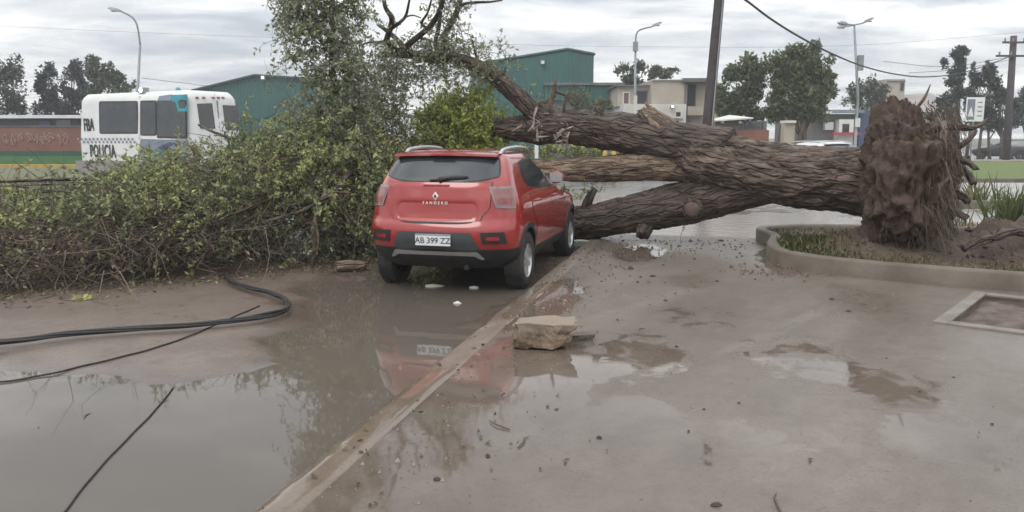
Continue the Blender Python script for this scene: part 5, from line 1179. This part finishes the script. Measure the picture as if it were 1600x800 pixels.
# sign near the roots
D = 33; sg_ = empty('street_sign', (X(1512, D), D, -.13), 0, 'white rectangular street sign with grey picture panel on a slim post', 'sign'); sz = lambda py: Z(py, D) + .13
w2 = (1526 - 1498) / F * D / 2
MB().tube([(0, .05, 0), (0, .05, sz(154))], .035, 8).build('post', M['lamp_metal'], sg_)
bd = bevel(MB().box((0, 0, (sz(152) + sz(190)) / 2), (2 * w2, .04, sz(152) - sz(190))).build('board', M['white_paint'], sg_), .01)
MB().box((-w2 * .47, -.024, (sz(155) + sz(187)) / 2), (w2 * .82, .008, sz(155) - sz(187))).build('picture_panel', pm('blue_grey_print', (.20, .23, .26), (.15, .17, .2), 3, .6, .05, 0), bd)
zc_ = sz(175); b = MB(); b.add([(-w2 * .78, -.031, zc_ - .18), (-w2 * .16, -.031, zc_ - .18), (-w2 * .32, -.031, zc_ + .06), (-w2 * .47, -.031, zc_ + .22), (-w2 * .62, -.031, zc_ + .06)], [(0, 1, 2, 3, 4)]); b.build('figure', M['white_paint'], bd)
for k in range(4): MB().box((w2 * .5, -.024, sz(160 + k * 7)), (w2 * .5, .006, .05)).build('text_line', M['greywrap'], bd)
# verge posts
for px in (838,): tag(bevel(MB().box((X(px, 30), 30, .75), (.14, .14, 1.76)).build('marker_post', M['white_paint']), .02), 'white square marker post beyond the red car roof', 'post')
for px, lb_ in ((944, 'yellow bollard half behind a wide shrub in the verge'), (958, 'yellow bollard beside a low shrub, farther along from the other bollard')): tag(MB().tube([(X(px, 32), 32, -.05), (X(px, 32), 32, .95), (X(px, 32), 32, 1.08)], [.10, .10, .05], 10).build('bollard', M['yellow'], None, True), lb_, 'bollard', 'yellow bollards in the verge')
# ================================================================== POLICE VAN
cA = Vector((X(300, 24), 24, -.13)); ang = math.atan2(3.0, -5.05)         # long side runs to the left and away
van = empty('police_van', cA, ang, 'white police minibus with POLICIA lettering parked beyond the fallen crown', 'van')
# local: x along the long side (0 at the near corner), y = away from the camera side is negative
LV, WV, HV = 5.75, 2.15, 3.10
def vbox_profile(z): # inset of the side at height z
    return 0 if z < 1.6 else .10 * ((z - 1.6) / 1.4) + (.14 * max(0, (z - 2.86) / .26) ** 2)
zs = [.42, .5, 1.0, 1.6, 2.0, 2.4, 2.75, 2.90, 3.0, 3.07, 3.12]; v = []; f = []
ring = 28
for z in zs:
    ins = vbox_profile(z) + (.05 if z < .45 else 0); a, bb = LV / 2 - ins, WV / 2 - ins
    for k in range(ring):
        th = 2 * math.pi * (k + .5) / ring; cx = math.copysign(abs(math.cos(th)) ** .22, math.cos(th)); sx = math.copysign(abs(math.sin(th)) ** .22, math.sin(th))
        v.append((LV / 2 + a * cx, -WV / 2 + bb * sx, z))
nz = len(zs)
f = [(j * ring + k, j * ring + (k + 1) % ring, (j + 1) * ring + (k + 1) % ring, (j + 1) * ring + k) for j in range(nz - 1) for k in range(ring)] + [tuple(range(ring - 1, -1, -1)), tuple((nz - 1) * ring + k for k in range(ring))]
vb = mk('body', v, f, M['white_paint'], van, True); vb.data.set_sharp_from_angle(angle=R(50))
ca, sa = math.cos(ang), math.sin(ang)
def vx(px): k = (px - 800) / F; return (cA.x - 24 * k) / (-ca + sa * k)
def vz(px, py): return Z(py, 24 + sa * vx(px)) + .13
def ex(px): k = (px - 800) / F; return (24 * k - cA.x) / (sa + ca * k)   # along the short face: distance from the near corner
def side_ins(z): return vbox_profile(z)
def vpanel(name, mat, quad, off=.012, th=.03, parent=van, rnd=0):
    """quad: photo corner points on the long side"""
    pts = [(vx(px), vz(px, py)) for px, py in quad]
    if rnd:
        q2 = []
        for i, p in enumerate(pts):
            a, b = pts[i - 1], pts[(i + 1) % len(pts)]
            for w in (a, b):
                d = math.hypot(w[0] - p[0], w[1] - p[1]); q2.append((p[0] + (w[0] - p[0]) * rnd / d, p[1] + (w[1] - p[1]) * rnd / d))
            q2.insert(-1, (p[0] * .7 + (q2[-1][0] + q2[-2][0]) * .15, p[1] * .7 + (q2[-1][1] + q2[-2][1]) * .15))
        pts = q2
    n = len(pts); v = [(x, -side_ins(z) + off, z) for x, z in pts] + [(x, -side_ins(z) + off - th, z) for x, z in pts]
    return MB().add(v, [tuple(range(n)), tuple(range(2 * n - 1, n - 1, -1))] + [(i, n + i, n + (i + 1) % n, (i + 1) % n) for i in range(n)]).build(name, mat, parent)
for q_ in ([(161.5, 158), (221.5, 157.5), (222, 209), (162, 209)], [(225, 157), (250.5, 156.5), (250.5, 212), (225.5, 212)], [(250.8, 156), (296.5, 156), (296.5, 216), (250.8, 216)]): vpanel('window_seal', M['black'], q_, .007, rnd=.1)
vpanel('side_window', M['glass'], [(163, 160), (220, 159), (221, 207), (164, 207)], rnd=.09)
vpanel('side_window', M['glass'], [(226, 159), (249, 158), (249, 210), (227, 210)], rnd=.07)
vpanel('side_window', M['glass'], [(252, 158), (295, 158), (295, 214), (252, 214)], rnd=.07)
vpanel('window_pillar', M['white_wall'], [(221.8, 150), (225, 150), (225, 216), (222, 216)], .02)
vpanel('roof_wrap', M['greywrap'], [(254, 150), (272, 147), (272, 157), (252, 157)], .016)
vpanel('roof_wrap', M['teal'], [(272, 148), (296, 147), (297, 174), (284, 174), (280, 160), (272, 157)], .018)
vpanel('livery_stripe', M['greywrap'], [(226, 217), (298, 219), (298, 250), (218, 250)], .010)
vpanel('livery_stripe', M['teal'], [(232, 243), (250, 234), (262, 236), (240, 249)], .016)
vpanel('livery_stripe', M['blue'], [(251, 231), (270, 222), (280, 224), (258, 235)], .016)
vpanel('lower_skirt', M['pinkish'], [(123, 251), (299, 251), (299, 275), (123, 272)], .014)
chk = MB()
for i in range(15):
    for j in range(2):
        px = 128 + i * 6.0 + 3.0 * (j % 2); py = 215.5 + j * 4.6
        q = [(vx(a), .011, vz(a, b)) for a, b in ((px, py), (px + 2.6, py), (px + 2.6, py + 3.6), (px, py + 3.6))]
        chk.add(q, [(0, 1, 2, 3)])
ck = chk.build('chequered_band', M['greywrap'], van)
def van_text(name, s, pxc, pyc, size, sp=1.0, bold=.012):
    x, z = vx(pxc), vz(pxc, pyc)
    mt = Matrix(((-.60, 0, 0, x), (0, 0, 1, .014 - side_ins(z)), (0, 1, 0, z), (0, 0, 0, 1)))
    return text_mesh(name, s, size, M['ink'], van, mt, .006, sp, bold)
van_text('lettering', 'POLICIA', 166, 237, .56, 1.12)
van_text('lettering', 'FBA', 146, 196, .56, 1.0)
# short face (x = 0)
def spanel(name, mat, quad, off=.012, th=.03, parent=van):
    pts = [(-ex(px), Z(py, 24 + ex(px) * -ca) + .13) for px, py in quad]
    n = len(pts); v = [(side_ins(z) - off, y, z) for y, z in pts] + [(side_ins(z) - off + th, y, z) for y, z in pts]
    return MB().add(v, [tuple(range(n)), tuple(range(2 * n - 1, n - 1, -1))] + [(i, n + i, n + (i + 1) % n, (i + 1) % n) for i in range(n)]).build(name, mat, parent)
spanel('rear_window', M['glass'], [(319, 162), (342, 161), (343, 201), (320, 201)]); spanel('rear_window', M['glass'], [(358, 164), (381, 165), (381, 204), (359, 203)])
spanel('door_gap', M['greywrap'], [(349, 157), (351, 157), (351, 250), (349, 250)], .008)
for px in (318, 328, 343, 351, 358): spanel('marker_lamp', M['lens_red'], [(px, 151), (px + 4, 151), (px + 4, 154), (px, 154)], .02)
for px in (306, 384): spanel('tail_light', M['lens_red'], [(px, 226), (px + 6, 226), (px + 6, 246), (px, 246)], .02)
spanel('bumper', M['grey_plastic'], [(303, 268), (391, 266), (391, 276), (303, 279)], .12, .14)
MB().tube([(1.4, -.8, 3.1), (1.4, -.8, 3.18), (1.4, -.8, 3.26)], [.09, .09, .04], 10).build('beacon', M['teal'], van, True)
lb = MB().box((vx(224), -.25, 3.17), (.28, .2, .16)).build('roof_lamp', M['lamp_metal'], van); MB().tube([(vx(224), -.15, 3.17), (vx(224), -.12, 3.17)], [.08, .05], 12).build('lamp', lit, lb, True)
for lx in (1.2, 4.5):
    for ly in (-.02, -WV + .02):
        b = MB(); b.tube([(lx, ly - .12, .40), (lx, ly + .02 if ly > -1 else ly + .12, .40)], .40, 24); wv = b.build('wheel', M['rubber'], van, True); wv.data.set_sharp_from_angle(angle=R(40))
        s_ = 1 if ly > -1 else -1; yy = ly + .03 if s_ > 0 else ly - .13
        MB().tube([(lx, yy - s_ * .02, .40), (lx, yy, .40)], [.22, .19], 18).build('rim', M['rim'], wv)
# ================================================================== FAR CARS
M['car_white'] = pm('white_car_paint', (.70, .71, .71), (.62, .63, .63), 2, .3, .05, 0, coat=.5)
M['car_dark'] = pm('dark_car_paint', (.03, .034, .042), (.04, .044, .05), 2, .3, .05, 0, coat=.7)
GC = 'cars parked in the street beyond'
make_car('white car parked in the street behind the fallen trunk beside the upturned roots', M['car_white'], (X(1322, 27), 27, -.13), R(28), GC, False)
make_car('dark grey car parked beyond the fallen trunk near the brick building', M['car_dark'], (X(1238, 29), 29.5, -.13), R(-105), GC, False)
make_car('small dark car parked beyond the lawn beside the far utility pole', M['car_dark'], (X(1606, 62), 62, -.13), R(60), GC, False)
# ================================================================== STONE, CABLES, LITTER
def rock(name, label, c, size, seed, mat, rz=0, rough=.18, cat='rubble', sub=4, top=None):
    bmx = bmesh.new(); bmesh.ops.create_cube(bmx, size=1); bmesh.ops.bevel(bmx, geom=list(bmx.edges), offset=.06, segments=2, affect='EDGES', profile=.6); bmesh.ops.subdivide_edges(bmx, edges=bmx.edges[:], cuts=sub, use_grid_fill=True)
    for q in bmx.verts:
        p = q.co.copy(); n_ = p.normalized(); s = Vector((seed, 0, 0))
        d = rough * (.55 * noise.noise(p * 2.1 + s) + .35 * noise.noise(p * 5 + s) + .34 * noise.noise(p * 9 + s)); k = .75 if p.z > .45 else 1.0
        q.co = p + n_ * d * k
        q.co.x += .22 * q.co.z * (1 if q.co.x > 0 else .15)           # leaning right-hand face
    zmin = min(q.co.z for q in bmx.verts)
    for q in bmx.verts: q.co = Vector((q.co.x * size[0], q.co.y * size[1], (q.co.z - zmin) * size[2]))
    me = bpy.data.meshes.new(name); bmx.to_mesh(me); bmx.free(); me.materials.append(mat); me.polygons.foreach_set('use_smooth', [True] * len(me.polygons)); me.set_sharp_from_angle(angle=R(28))
    o = bpy.data.objects.new(name, me); col.objects.link(o); o.location = c; o.rotation_euler = (0, 0, rz); return tag(o, label, cat)
m, t, b = new_mat('broken_concrete'); tc = N(t, 'ShaderNodeTexCoord'); sp_ = N(t, 'ShaderNodeSeparateXYZ'); t.links.new(tc.outputs['Object'], sp_.inputs[0])
n = tnoise(t, 9, 7, .65); n2 = tnoise(t, 35, 6, .7)
c = mix_col(t, ramp(t, n, [(.36, 0), (.64, 1)]), (.10, .068, .045), (.23, .165, .11)); c = mix_col(t, ramp(t, n2, [(.5, 0), (.7, .7)]), c, (.33, .26, .19))
gn_ = N(t, 'ShaderNodeNewGeometry'); s2 = N(t, 'ShaderNodeSeparateXYZ'); 
topm = ramp(t, math_node(t, 'ADD', sp_.outputs[2], math_node(t, 'MULTIPLY', n, .05)), [(.172, 0), (.20, 1)])    # the slab's smooth finished face
c = mix_col(t, topm, c, (.27, .215, .165)); t.links.new(c, b.inputs['Base Color']); b.inputs['Roughness'].default_value = .7; bump(t, math_node(t, 'ADD', n, n2), .8, .02, b); M['chunk'] = m
g0 = gr(850, 546)
rock('concrete_chunk', 'broken block of tan concrete lying in a puddle on the pavement', (g0.x, g0.y + .1, -.012), (.40, .26, .19), 3.3, M['chunk'], R(-4), .36)
g1 = gr(905, 530); rock('concrete_chunk', 'small flat dark rubble piece beside the big concrete block', (g1.x, g1.y, -.008), (.20, .12, .05), 8.1, pm('dark_rubble', (.13, .115, .09), (.08, .068, .052), 12, .8, .1, .6, .01, 40), R(10), .3)
# downed cable bundle
cb = empty('cable_bundle', gr(300, 522, -.09), 0, 'thick bundle of black cables lying curved across the muddy road', 'cable')
path = [(-160, 556), (-60, 550), (40, 543), (110, 535), (200, 528), (300, 521), (370, 512), (420, 502), (447, 491), (452, 482), (440, 472), (420, 466), (390, 459), (362, 450), (352, 436)]
for k in range(5):
    rk = random.Random(k); pts = []
    for i, (px, py) in enumerate(path):
        p = gr(px, py, -.085); a = k * 1.26 + i * .9; sp = .028 + .05 * max(0, noise.noise(Vector((i * .5, 3.1, 0)))) * (k in (1, 3))
        p = Vector((p.x + rk.uniform(-.01, .01), p.y + math.cos(a) * sp, max(-.088, road_z(p.x, p.y) + .02) + .022 + .5 * sp * (1 + math.sin(a)))); pts.append(tuple(p - cb.location))
    MB().tube(catmull(pts, 8), .0105 + .002 * (k % 2), 7).build('strand', M['wire'], cb, True)
def ground_wire(label, path, r, grp=None):
    pts = []
    for px, py in path:
        p = gr(px, py, -.095); pts.append((p.x, p.y, max(-.100, road_z(p.x, p.y)) + r))
    c_ = catmull(pts, 8); c_ = [(q[0], q[1] + .010 * math.sin(i * .9), q[2]) for i, q in enumerate(c_)]
    return tag(MB().tube(c_, r, 6).build('loose_wire', M['wire'], None, True), label, 'wire')
ground_wire('thin loose wire curving over the mud below the cable bundle', [(-120, 612), (-20, 600), (60, 588), (140, 573), (220, 557), (275, 541), (320, 522), (365, 500), (405, 482)], .007)
ground_wire('thin straight wire lying through the large puddle', [(60, 850), (100, 800), (150, 737), (200, 684), (240, 643), (272, 604)], .0045)
# broken wood by the car
w0 = gr(548, 424, -.1)
lg = empty('log_piece', (w0.x, w0.y, -.09), R(18), 'short pale log piece lying on the mud beside the red car', 'log')
bark_tube('wood', [(-.18, 0, .06, .05), (-.05, .01, .065, .06), (.1, -.01, .06, .05), (.2, .0, .055, .03)], 6, 18, .016, M['bark_pale'], lg, 300, ragged=.03)
# floating white litter under the car
for i, (px, py, s, lb_) in enumerate([(676, 447, .11, 'torn white plastic sheet floating behind the red car'), (742, 450, .06, 'small white plastic scrap floating between the rear wheels'), (715, 474, .035, 'tiny pale scrap in the water behind the red car')]):
    p = gr(px, py, -.1); r_ = random.Random(i); n = 9
    v = [(s * (1.0 + .35 * r_.uniform(-1, 1)) * math.cos(6.283 * k / n), s * .5 * (1 + .4 * r_.uniform(-1, 1)) * math.sin(6.283 * k / n), .004 + .018 * r_.random()) for k in range(n)] + [(0, 0, .03)]
    v2 = [(x * .96, y * .96, -.006) for x, y, z in v[:n]]
    o = mk('plastic_scrap', v + v2, [(k, (k + 1) % n, n) for k in range(n)] + [(k, n + 1 + k, n + 1 + (k + 1) % n, (k + 1) % n) for k in range(n)], M['white_wall'], None, True); o.location = (p.x, p.y, -.104); tag(o, lb_, 'litter')
# small twigs and chips scattered on pavement and mud
def ztop(x, y): return .006 if kst(x, y)[1] > .0 else max(-.101, road_z(x, y))
dbr = [(762, 713, .05, 'c'), (682, 750, .06, 'c'), (936, 684, .045, 'c'), (884, 722, .05, 't'), (815, 692, .13, 't'), (778, 665, .16, 't'), (965, 500, .04, 'c'), (1057, 542, .05, 'c'), (1326, 487, .07, 'c'), (1155, 630, .03, 'c'),
       (1437, 612, .035, 'c'), (1550, 663, .03, 'c'), (985, 420, .16, 'c'), (1020, 432, .1, 'c'), (1002, 515, .05, 't'), (1300, 468, .08, 'c'), (135, 650, .09, 't'), (60, 668, .03, 'c'), (1215, 790, .2, 't'), (1120, 790, .06, 'c'),
       (1490, 590, .03, 'c'), (1385, 560, .03, 'c'), (1100, 640, .03, 'c'), (870, 640, .03, 'c'), (1265, 720, .04, 't'), (1040, 470, .06, 'c'), (1120, 440, .07, 'c'), (1180, 437, .06, 'c'), (940, 440, .05, 'c'), (1085, 405, .08, 'c')]
chipm = pm('dark_chip', (.035, .024, .02), (.065, .045, .035), 20, .8, .1, 0)
for i, (px, py, s, kd) in enumerate(dbr):
    s *= .62; p = gr(px, py, 0 if i not in (16, 17) else -.1); r_ = random.Random(i * 7); z = ztop(p.x, p.y)
    if kd == 't':
        a = r_.uniform(-.6, .6); q = [(-s * math.cos(a), -s * math.sin(a), .003), (0, r_.uniform(-.02, .02), .008), (s * .6 * math.cos(a), s * .6 * math.sin(a), .006), (s * math.cos(a), s * math.sin(a) - .02, .002)]
        o = MB().tube(q, [.004, .005, .004, .0015], 5).build('twig', M['twig'], None, True); tag(o, 'small dark broken twig lying on the wet ground', 'twig', 'loose twigs on the ground')
    else:
        n = 7; v = [(s * .7 * (1 + .4 * r_.uniform(-1, 1)) * math.cos(6.283 * k / n), s * .45 * (1 + .4 * r_.uniform(-1, 1)) * math.sin(6.283 * k / n), .002 * (k % 2)) for k in range(n)]; top_ = [(x * .55, y * .55, s * .28) for x, y, _ in v]
        o = mk('bark_chip', v + top_, [(k, (k + 1) % n, n + (k + 1) % n, n + k) for k in range(n)] + [tuple(range(n, 2 * n))], chipm, None, True); tag(o, 'small dark bark chip lying on the wet ground', 'bark chip', 'bark chips on the ground')
    o.location = (p.x, p.y, z - .004); o.rotation_euler = (0, 0, r_.uniform(0, 3))
p = gr(140, 470, -.08)
rs = np.random.default_rng(5); n = 16
o = leaves('leaf_sprig', rs.normal(size=(n, 3)) * np.array([.09, .05, .008]) + np.array([0, 0, .02]), unit(rs.normal(size=(n, 3)) * np.array([1, 1, .25])), np.full(n, .08), np.full(n, .022), np.tile(YG, (n, 1)), None, rs, kind=None); o.location = (p.x, p.y, road_z(p.x, p.y) + .005); tag(o, 'bright green leaf sprig lying alone on the mud', 'leaf sprig')
# leaf litter at the edge of the heap and along the kerb
rs = np.random.default_rng(61); n = 2600
x = rs.uniform(-9, -1.8, n); y = np.interp(x, FX, FY) - np.abs(rs.normal(0, .5, n)) + .3; zz_ = np.array([max(-.100, road_z(a, b_)) for a, b_ in zip(x, y)]) + .006
tn = np.where(rs.uniform(size=(n, 1)) < .6, BR * .6, np.where(rs.uniform(size=(n, 1)) < .5, OL, BR))
leaves('leaf_litter', np.stack([x, y, zz_], 1), unit(rs.normal(size=(n, 3)) * np.array([1, 1, .22]) + np.array([0, 0, .06])), rs.uniform(.03, .07, n), rs.uniform(.008, .018, n), tn, None, rs)
m_ = 420; s_ = np.concatenate([rs.uniform(5, 10, m_ // 2), rs.uniform(-1, 10, m_ // 2)]); t_ = np.concatenate([np.abs(rs.normal(0, .9, m_ // 2)) + .05, np.abs(rs.normal(0, .5, m_ // 2)) + .05])
pq = np.outer(s_, np.array(KU)) + np.outer(t_, np.array(KV)) + np.array(KO); L_ = rs.uniform(.02, .05, m_)
leaves('leaf_litter', np.concatenate([pq, np.full((m_, 1), .009)], 1), unit(rs.normal(size=(m_, 3)) * np.array([1, 1, .15]) + np.array([0, 0, .05])), L_, L_ * .28, np.where(rs.uniform(size=(m_, 1)) < .6, BR * .5, OL * .7), None, rs)
n = 260; x = rs.uniform(-9, -2, n); y = np.interp(x, FX, FY) - np.abs(rs.normal(0, .35, n)) + .3
Bq = np.stack([x, y, np.array([max(-.100, road_z(a, b_)) for a, b_ in zip(x, y)]) + .008], 1); dq = unit(np.stack([rs.normal(size=n), rs.normal(size=n) * .6, np.abs(rs.normal(size=n)) * .08], 1))
twigs('twig_litter', curves(Bq, dq, rs.uniform(.1, .5, n), np.zeros(n), 4, rs, .03), rs.uniform(.003, .007, n), None, M['twig'])
# mud crumbs near the planter and the far pavement edge
rs = np.random.default_rng(62); n = 520
px = np.concatenate([rs.normal(1210, 45, n // 2), rs.uniform(940, 1200, n // 2)]); py = np.concatenate([rs.normal(422, 8, n // 2), rs.normal(385, 9, n // 2)]); V = []; Fq = []
for a, b_ in zip(px, py):
    p = gr(a, max(376, b_)); s = rs.exponential(.007) + .004; k = len(V)
    if inside(p.x, p.y, [tuple(q) for q in ol]): continue
    V += [(p.x - s, p.y - s, 0), (p.x + s, p.y - s * .7, 0), (p.x + s * .5, p.y + s, 0), (p.x, p.y, s * .9 + .004)]; Fq += [(k, k + 1, k + 3), (k + 1, k + 2, k + 3), (k + 2, k, k + 3)]
raw_mesh('mud_crumbs', np.array(V), np.array(Fq), 3, M['soil'], None)
# grit washed over the pavement and road edge
rs = np.random.default_rng(63); n = 5200; s_ = rs.uniform(-1.5, 10, n); t_ = np.where(rs.uniform(size=n) < .35, np.abs(rs.normal(0, .5, n)) + .03, rs.uniform(.1, 9, n)); V = []; Fq = []
pp = np.outer(s_, np.array(KU)) + np.outer(t_, np.array(KV)) + np.array(KO); cl_ = np.array([noise.noise(Vector((a * .9, b_ * .9, 2))) for a, b_ in pp])
for (a, b_), g_ in zip(pp, cl_):
    if rs.uniform() > .35 + 1.2 * g_ or inside(a, b_, [tuple(q) for q in ol]): continue
    s = rs.exponential(.0028) + .002; k = len(V); V += [(a - s, b_ - s, 0), (a + s, b_ - s * .7, 0), (a + s * .5, b_ + s, 0), (a, b_, s * .9 + .004)]; Fq += [(k, k + 1, k + 3), (k + 1, k + 2, k + 3), (k + 2, k, k + 3)]
raw_mesh('grit', np.array(V), np.array(Fq), 3, pm('grit_stone', (.10, .082, .07), (.26, .23, .20), 40, .8, .1, 0), None)
# ------------------------------------------------------------------ plants in and behind the planter
def tuft(name, label, c, n, h, spread, tones, seed, grp, w=.012, cat='plant', lean=.35):
    rs = np.random.default_rng(seed); o = empty(name, c, 0, label, cat, grp); k = 5
    B = rs.normal(size=(n, 3)) * np.array([spread, spread, 0]); d = unit(np.stack([rs.normal(0, lean, n), rs.normal(0, lean, n), np.ones(n)], 1)); hh = h * rs.uniform(.45, 1.1, n)
    pts = curves(B, d, hh, rs.uniform(0, .25, n), k, rs, .015); sd_ = unit(np.stack([rs.normal(size=n), rs.normal(size=n), np.zeros(n)], 1)); ws = w * rs.uniform(.6, 1.3, n)
    tp = np.array([.7, 1, .9, .6, .08])[None, :, None]; Lp = pts - sd_[:, None] * ws[:, None, None] * tp; Rp = pts + sd_[:, None] * ws[:, None, None] * tp
    V = np.stack([Lp, Rp], 2).reshape(-1, 3); i = np.arange(n * k * 2).reshape(n, k, 2); Fq = np.stack([i[:, :-1, 0], i[:, :-1, 1], i[:, 1:, 1], i[:, 1:, 0]], -1).reshape(-1, 4)
    t = np.array([tones[q] for q in rs.integers(0, len(tones), n)]); raw_mesh('blades', V, Fq, 4, M['leaf'], o, np.repeat(t, k * 2, axis=0)); return o
gt = [np.array([.11, .14, .05]), np.array([.15, .165, .07]), np.array([.08, .11, .04])]; st2 = gt + [np.array([.24, .20, .11])]
q = gr(1520, 322, -.09); tuft('reed_clump', 'pale green reed clump behind the upturned roots', (q.x, q.y, -.1), 90, .95, .22, st2, 401, 'reed clumps behind the bed', .02)
q = gr(1546, 330, -.09); tuft('reed_clump', 'short pale weed clump at the back edge of the planter', (q.x, q.y, -.1), 40, .4, .2, st2, 402, 'reed clumps behind the bed', .018)
q = gr(1585, 362, .15); tuft('reed_clump', 'tall green reed clump growing at the end of the soil mound', (q.x, q.y, .12), 200, .95, .16, gt, 403, 'reed clumps behind the bed', .016)
q = gr(1612, 360, .15); tuft('reed_clump', 'tall leafy reed clump at the outer end of the planter', (q.x, q.y, .12), 160, .9, .18, gt, 404, 'reed clumps behind the bed', .016)
q = gr(1488, 352, .15); tuft('reed_clump', 'dry yellowish weed clump right behind the roots', (q.x, q.y, .12), 60, .4, .12, st2, 405, 'reed clumps behind the bed', .012)
q = gr(1530, 356, .15); tuft('reed_clump', 'low brownish weed clump on the planter back kerb', (q.x, q.y, .12), 70, .25, .2, [BR * 1.2, gt[1]], 406, 'reed clumps behind the bed', .012)
# grass in the bed
rs = np.random.default_rng(66); n = 26000; x = rs.uniform(3.2, 8.5, n); y = rs.uniform(7.4, 12.9, n)
fr = np.array([inside(a, b_, inner) for a, b_ in zip(x, y)]); x, y = x[fr], y[fr]
bare = np.exp(-(((x - 5.2) / 1.0) ** 2 + ((y - 10.2) / .62) ** 2)) + np.exp(-(((x - 7.0) / 1.5) ** 2 + ((y - 10.3) / .7) ** 2)); cl_ = np.array([noise.noise(Vector((a * 1.4, b_ * 1.4, 5))) for a, b_ in zip(x, y)])
lush = np.exp(-(((x - 3.75) / .5) ** 2 + ((y - 10.6) / 1.2) ** 2))
keep = rs.uniform(size=len(x)) < np.clip(.42 + .8 * cl_ + .6 * lush - 1.1 * bare, 0, 1); x, y, lush = x[keep], y[keep], lush[keep]; n = len(x)
Bq = np.stack([x, y, np.array([bed_z(a, b_) for a, b_ in zip(x, y)]) - .005], 1); dv = unit(np.stack([rs.normal(0, .5, n), rs.normal(0, .5, n), np.ones(n)], 1)); L_ = rs.uniform(.03, .085, n) * (1 + .8 * lush)
tn = np.where(rs.uniform(size=(n, 1)) < .45 + .4 * lush[:, None], np.array([.085, .105, .03]), np.array([.17, .14, .075])) * rs.uniform(.7, 1.2, (n, 1))
leaves('grass', Bq, dv, L_, L_ * .12, tn, None, rs)
# soil clods
rs_ = random.Random(3); b = MB(); mm = []
for k in range(240):
    x, y = rs_.gauss(5.6, 1.1), rs_.gauss(10.05, .42)
    if not inside(x, y, inner): continue
    s = rs_.uniform(.015, .06); z = bed_z(x, y); v = []
    for (a, b_, c_) in ((1, 0, 0), (-1, 0, 0), (0, 1, 0), (0, -1, 0), (0, 0, 1), (0, 0, -1)): v.append((x + a * s * rs_.uniform(.6, 1.2), y + b_ * s * rs_.uniform(.6, 1.2), z + c_ * s * rs_.uniform(.5, .9)))
    b.add(v, [(0, 2, 4), (2, 1, 4), (1, 3, 4), (3, 0, 4), (2, 0, 5), (1, 2, 5), (3, 1, 5), (0, 3, 5)])
tag(b.build('soil_clods', M['soil']), kind='stuff')

# ------------------------------------------------------------------ damp air
hb = MB().box((0, 150, 15), (700, 420, 32.4)).build('haze', M['water'])
hm = bpy.data.materials.new('damp_air'); hm.use_nodes = True; ht = hm.node_tree; ht.nodes.clear()
pvn = N(ht, 'ShaderNodeVolumePrincipled'); pvn.inputs['Color'].default_value = (.93, .95, .97, 1); pvn.inputs['Density'].default_value = .0016; pvn.inputs['Anisotropy'].default_value = .3
ho2 = N(ht, 'ShaderNodeOutputMaterial'); ht.links.new(pvn.outputs[0], ho2.inputs['Volume']); hb.data.materials.clear(); hb.data.materials.append(hm); tag(hb, kind='stuff')
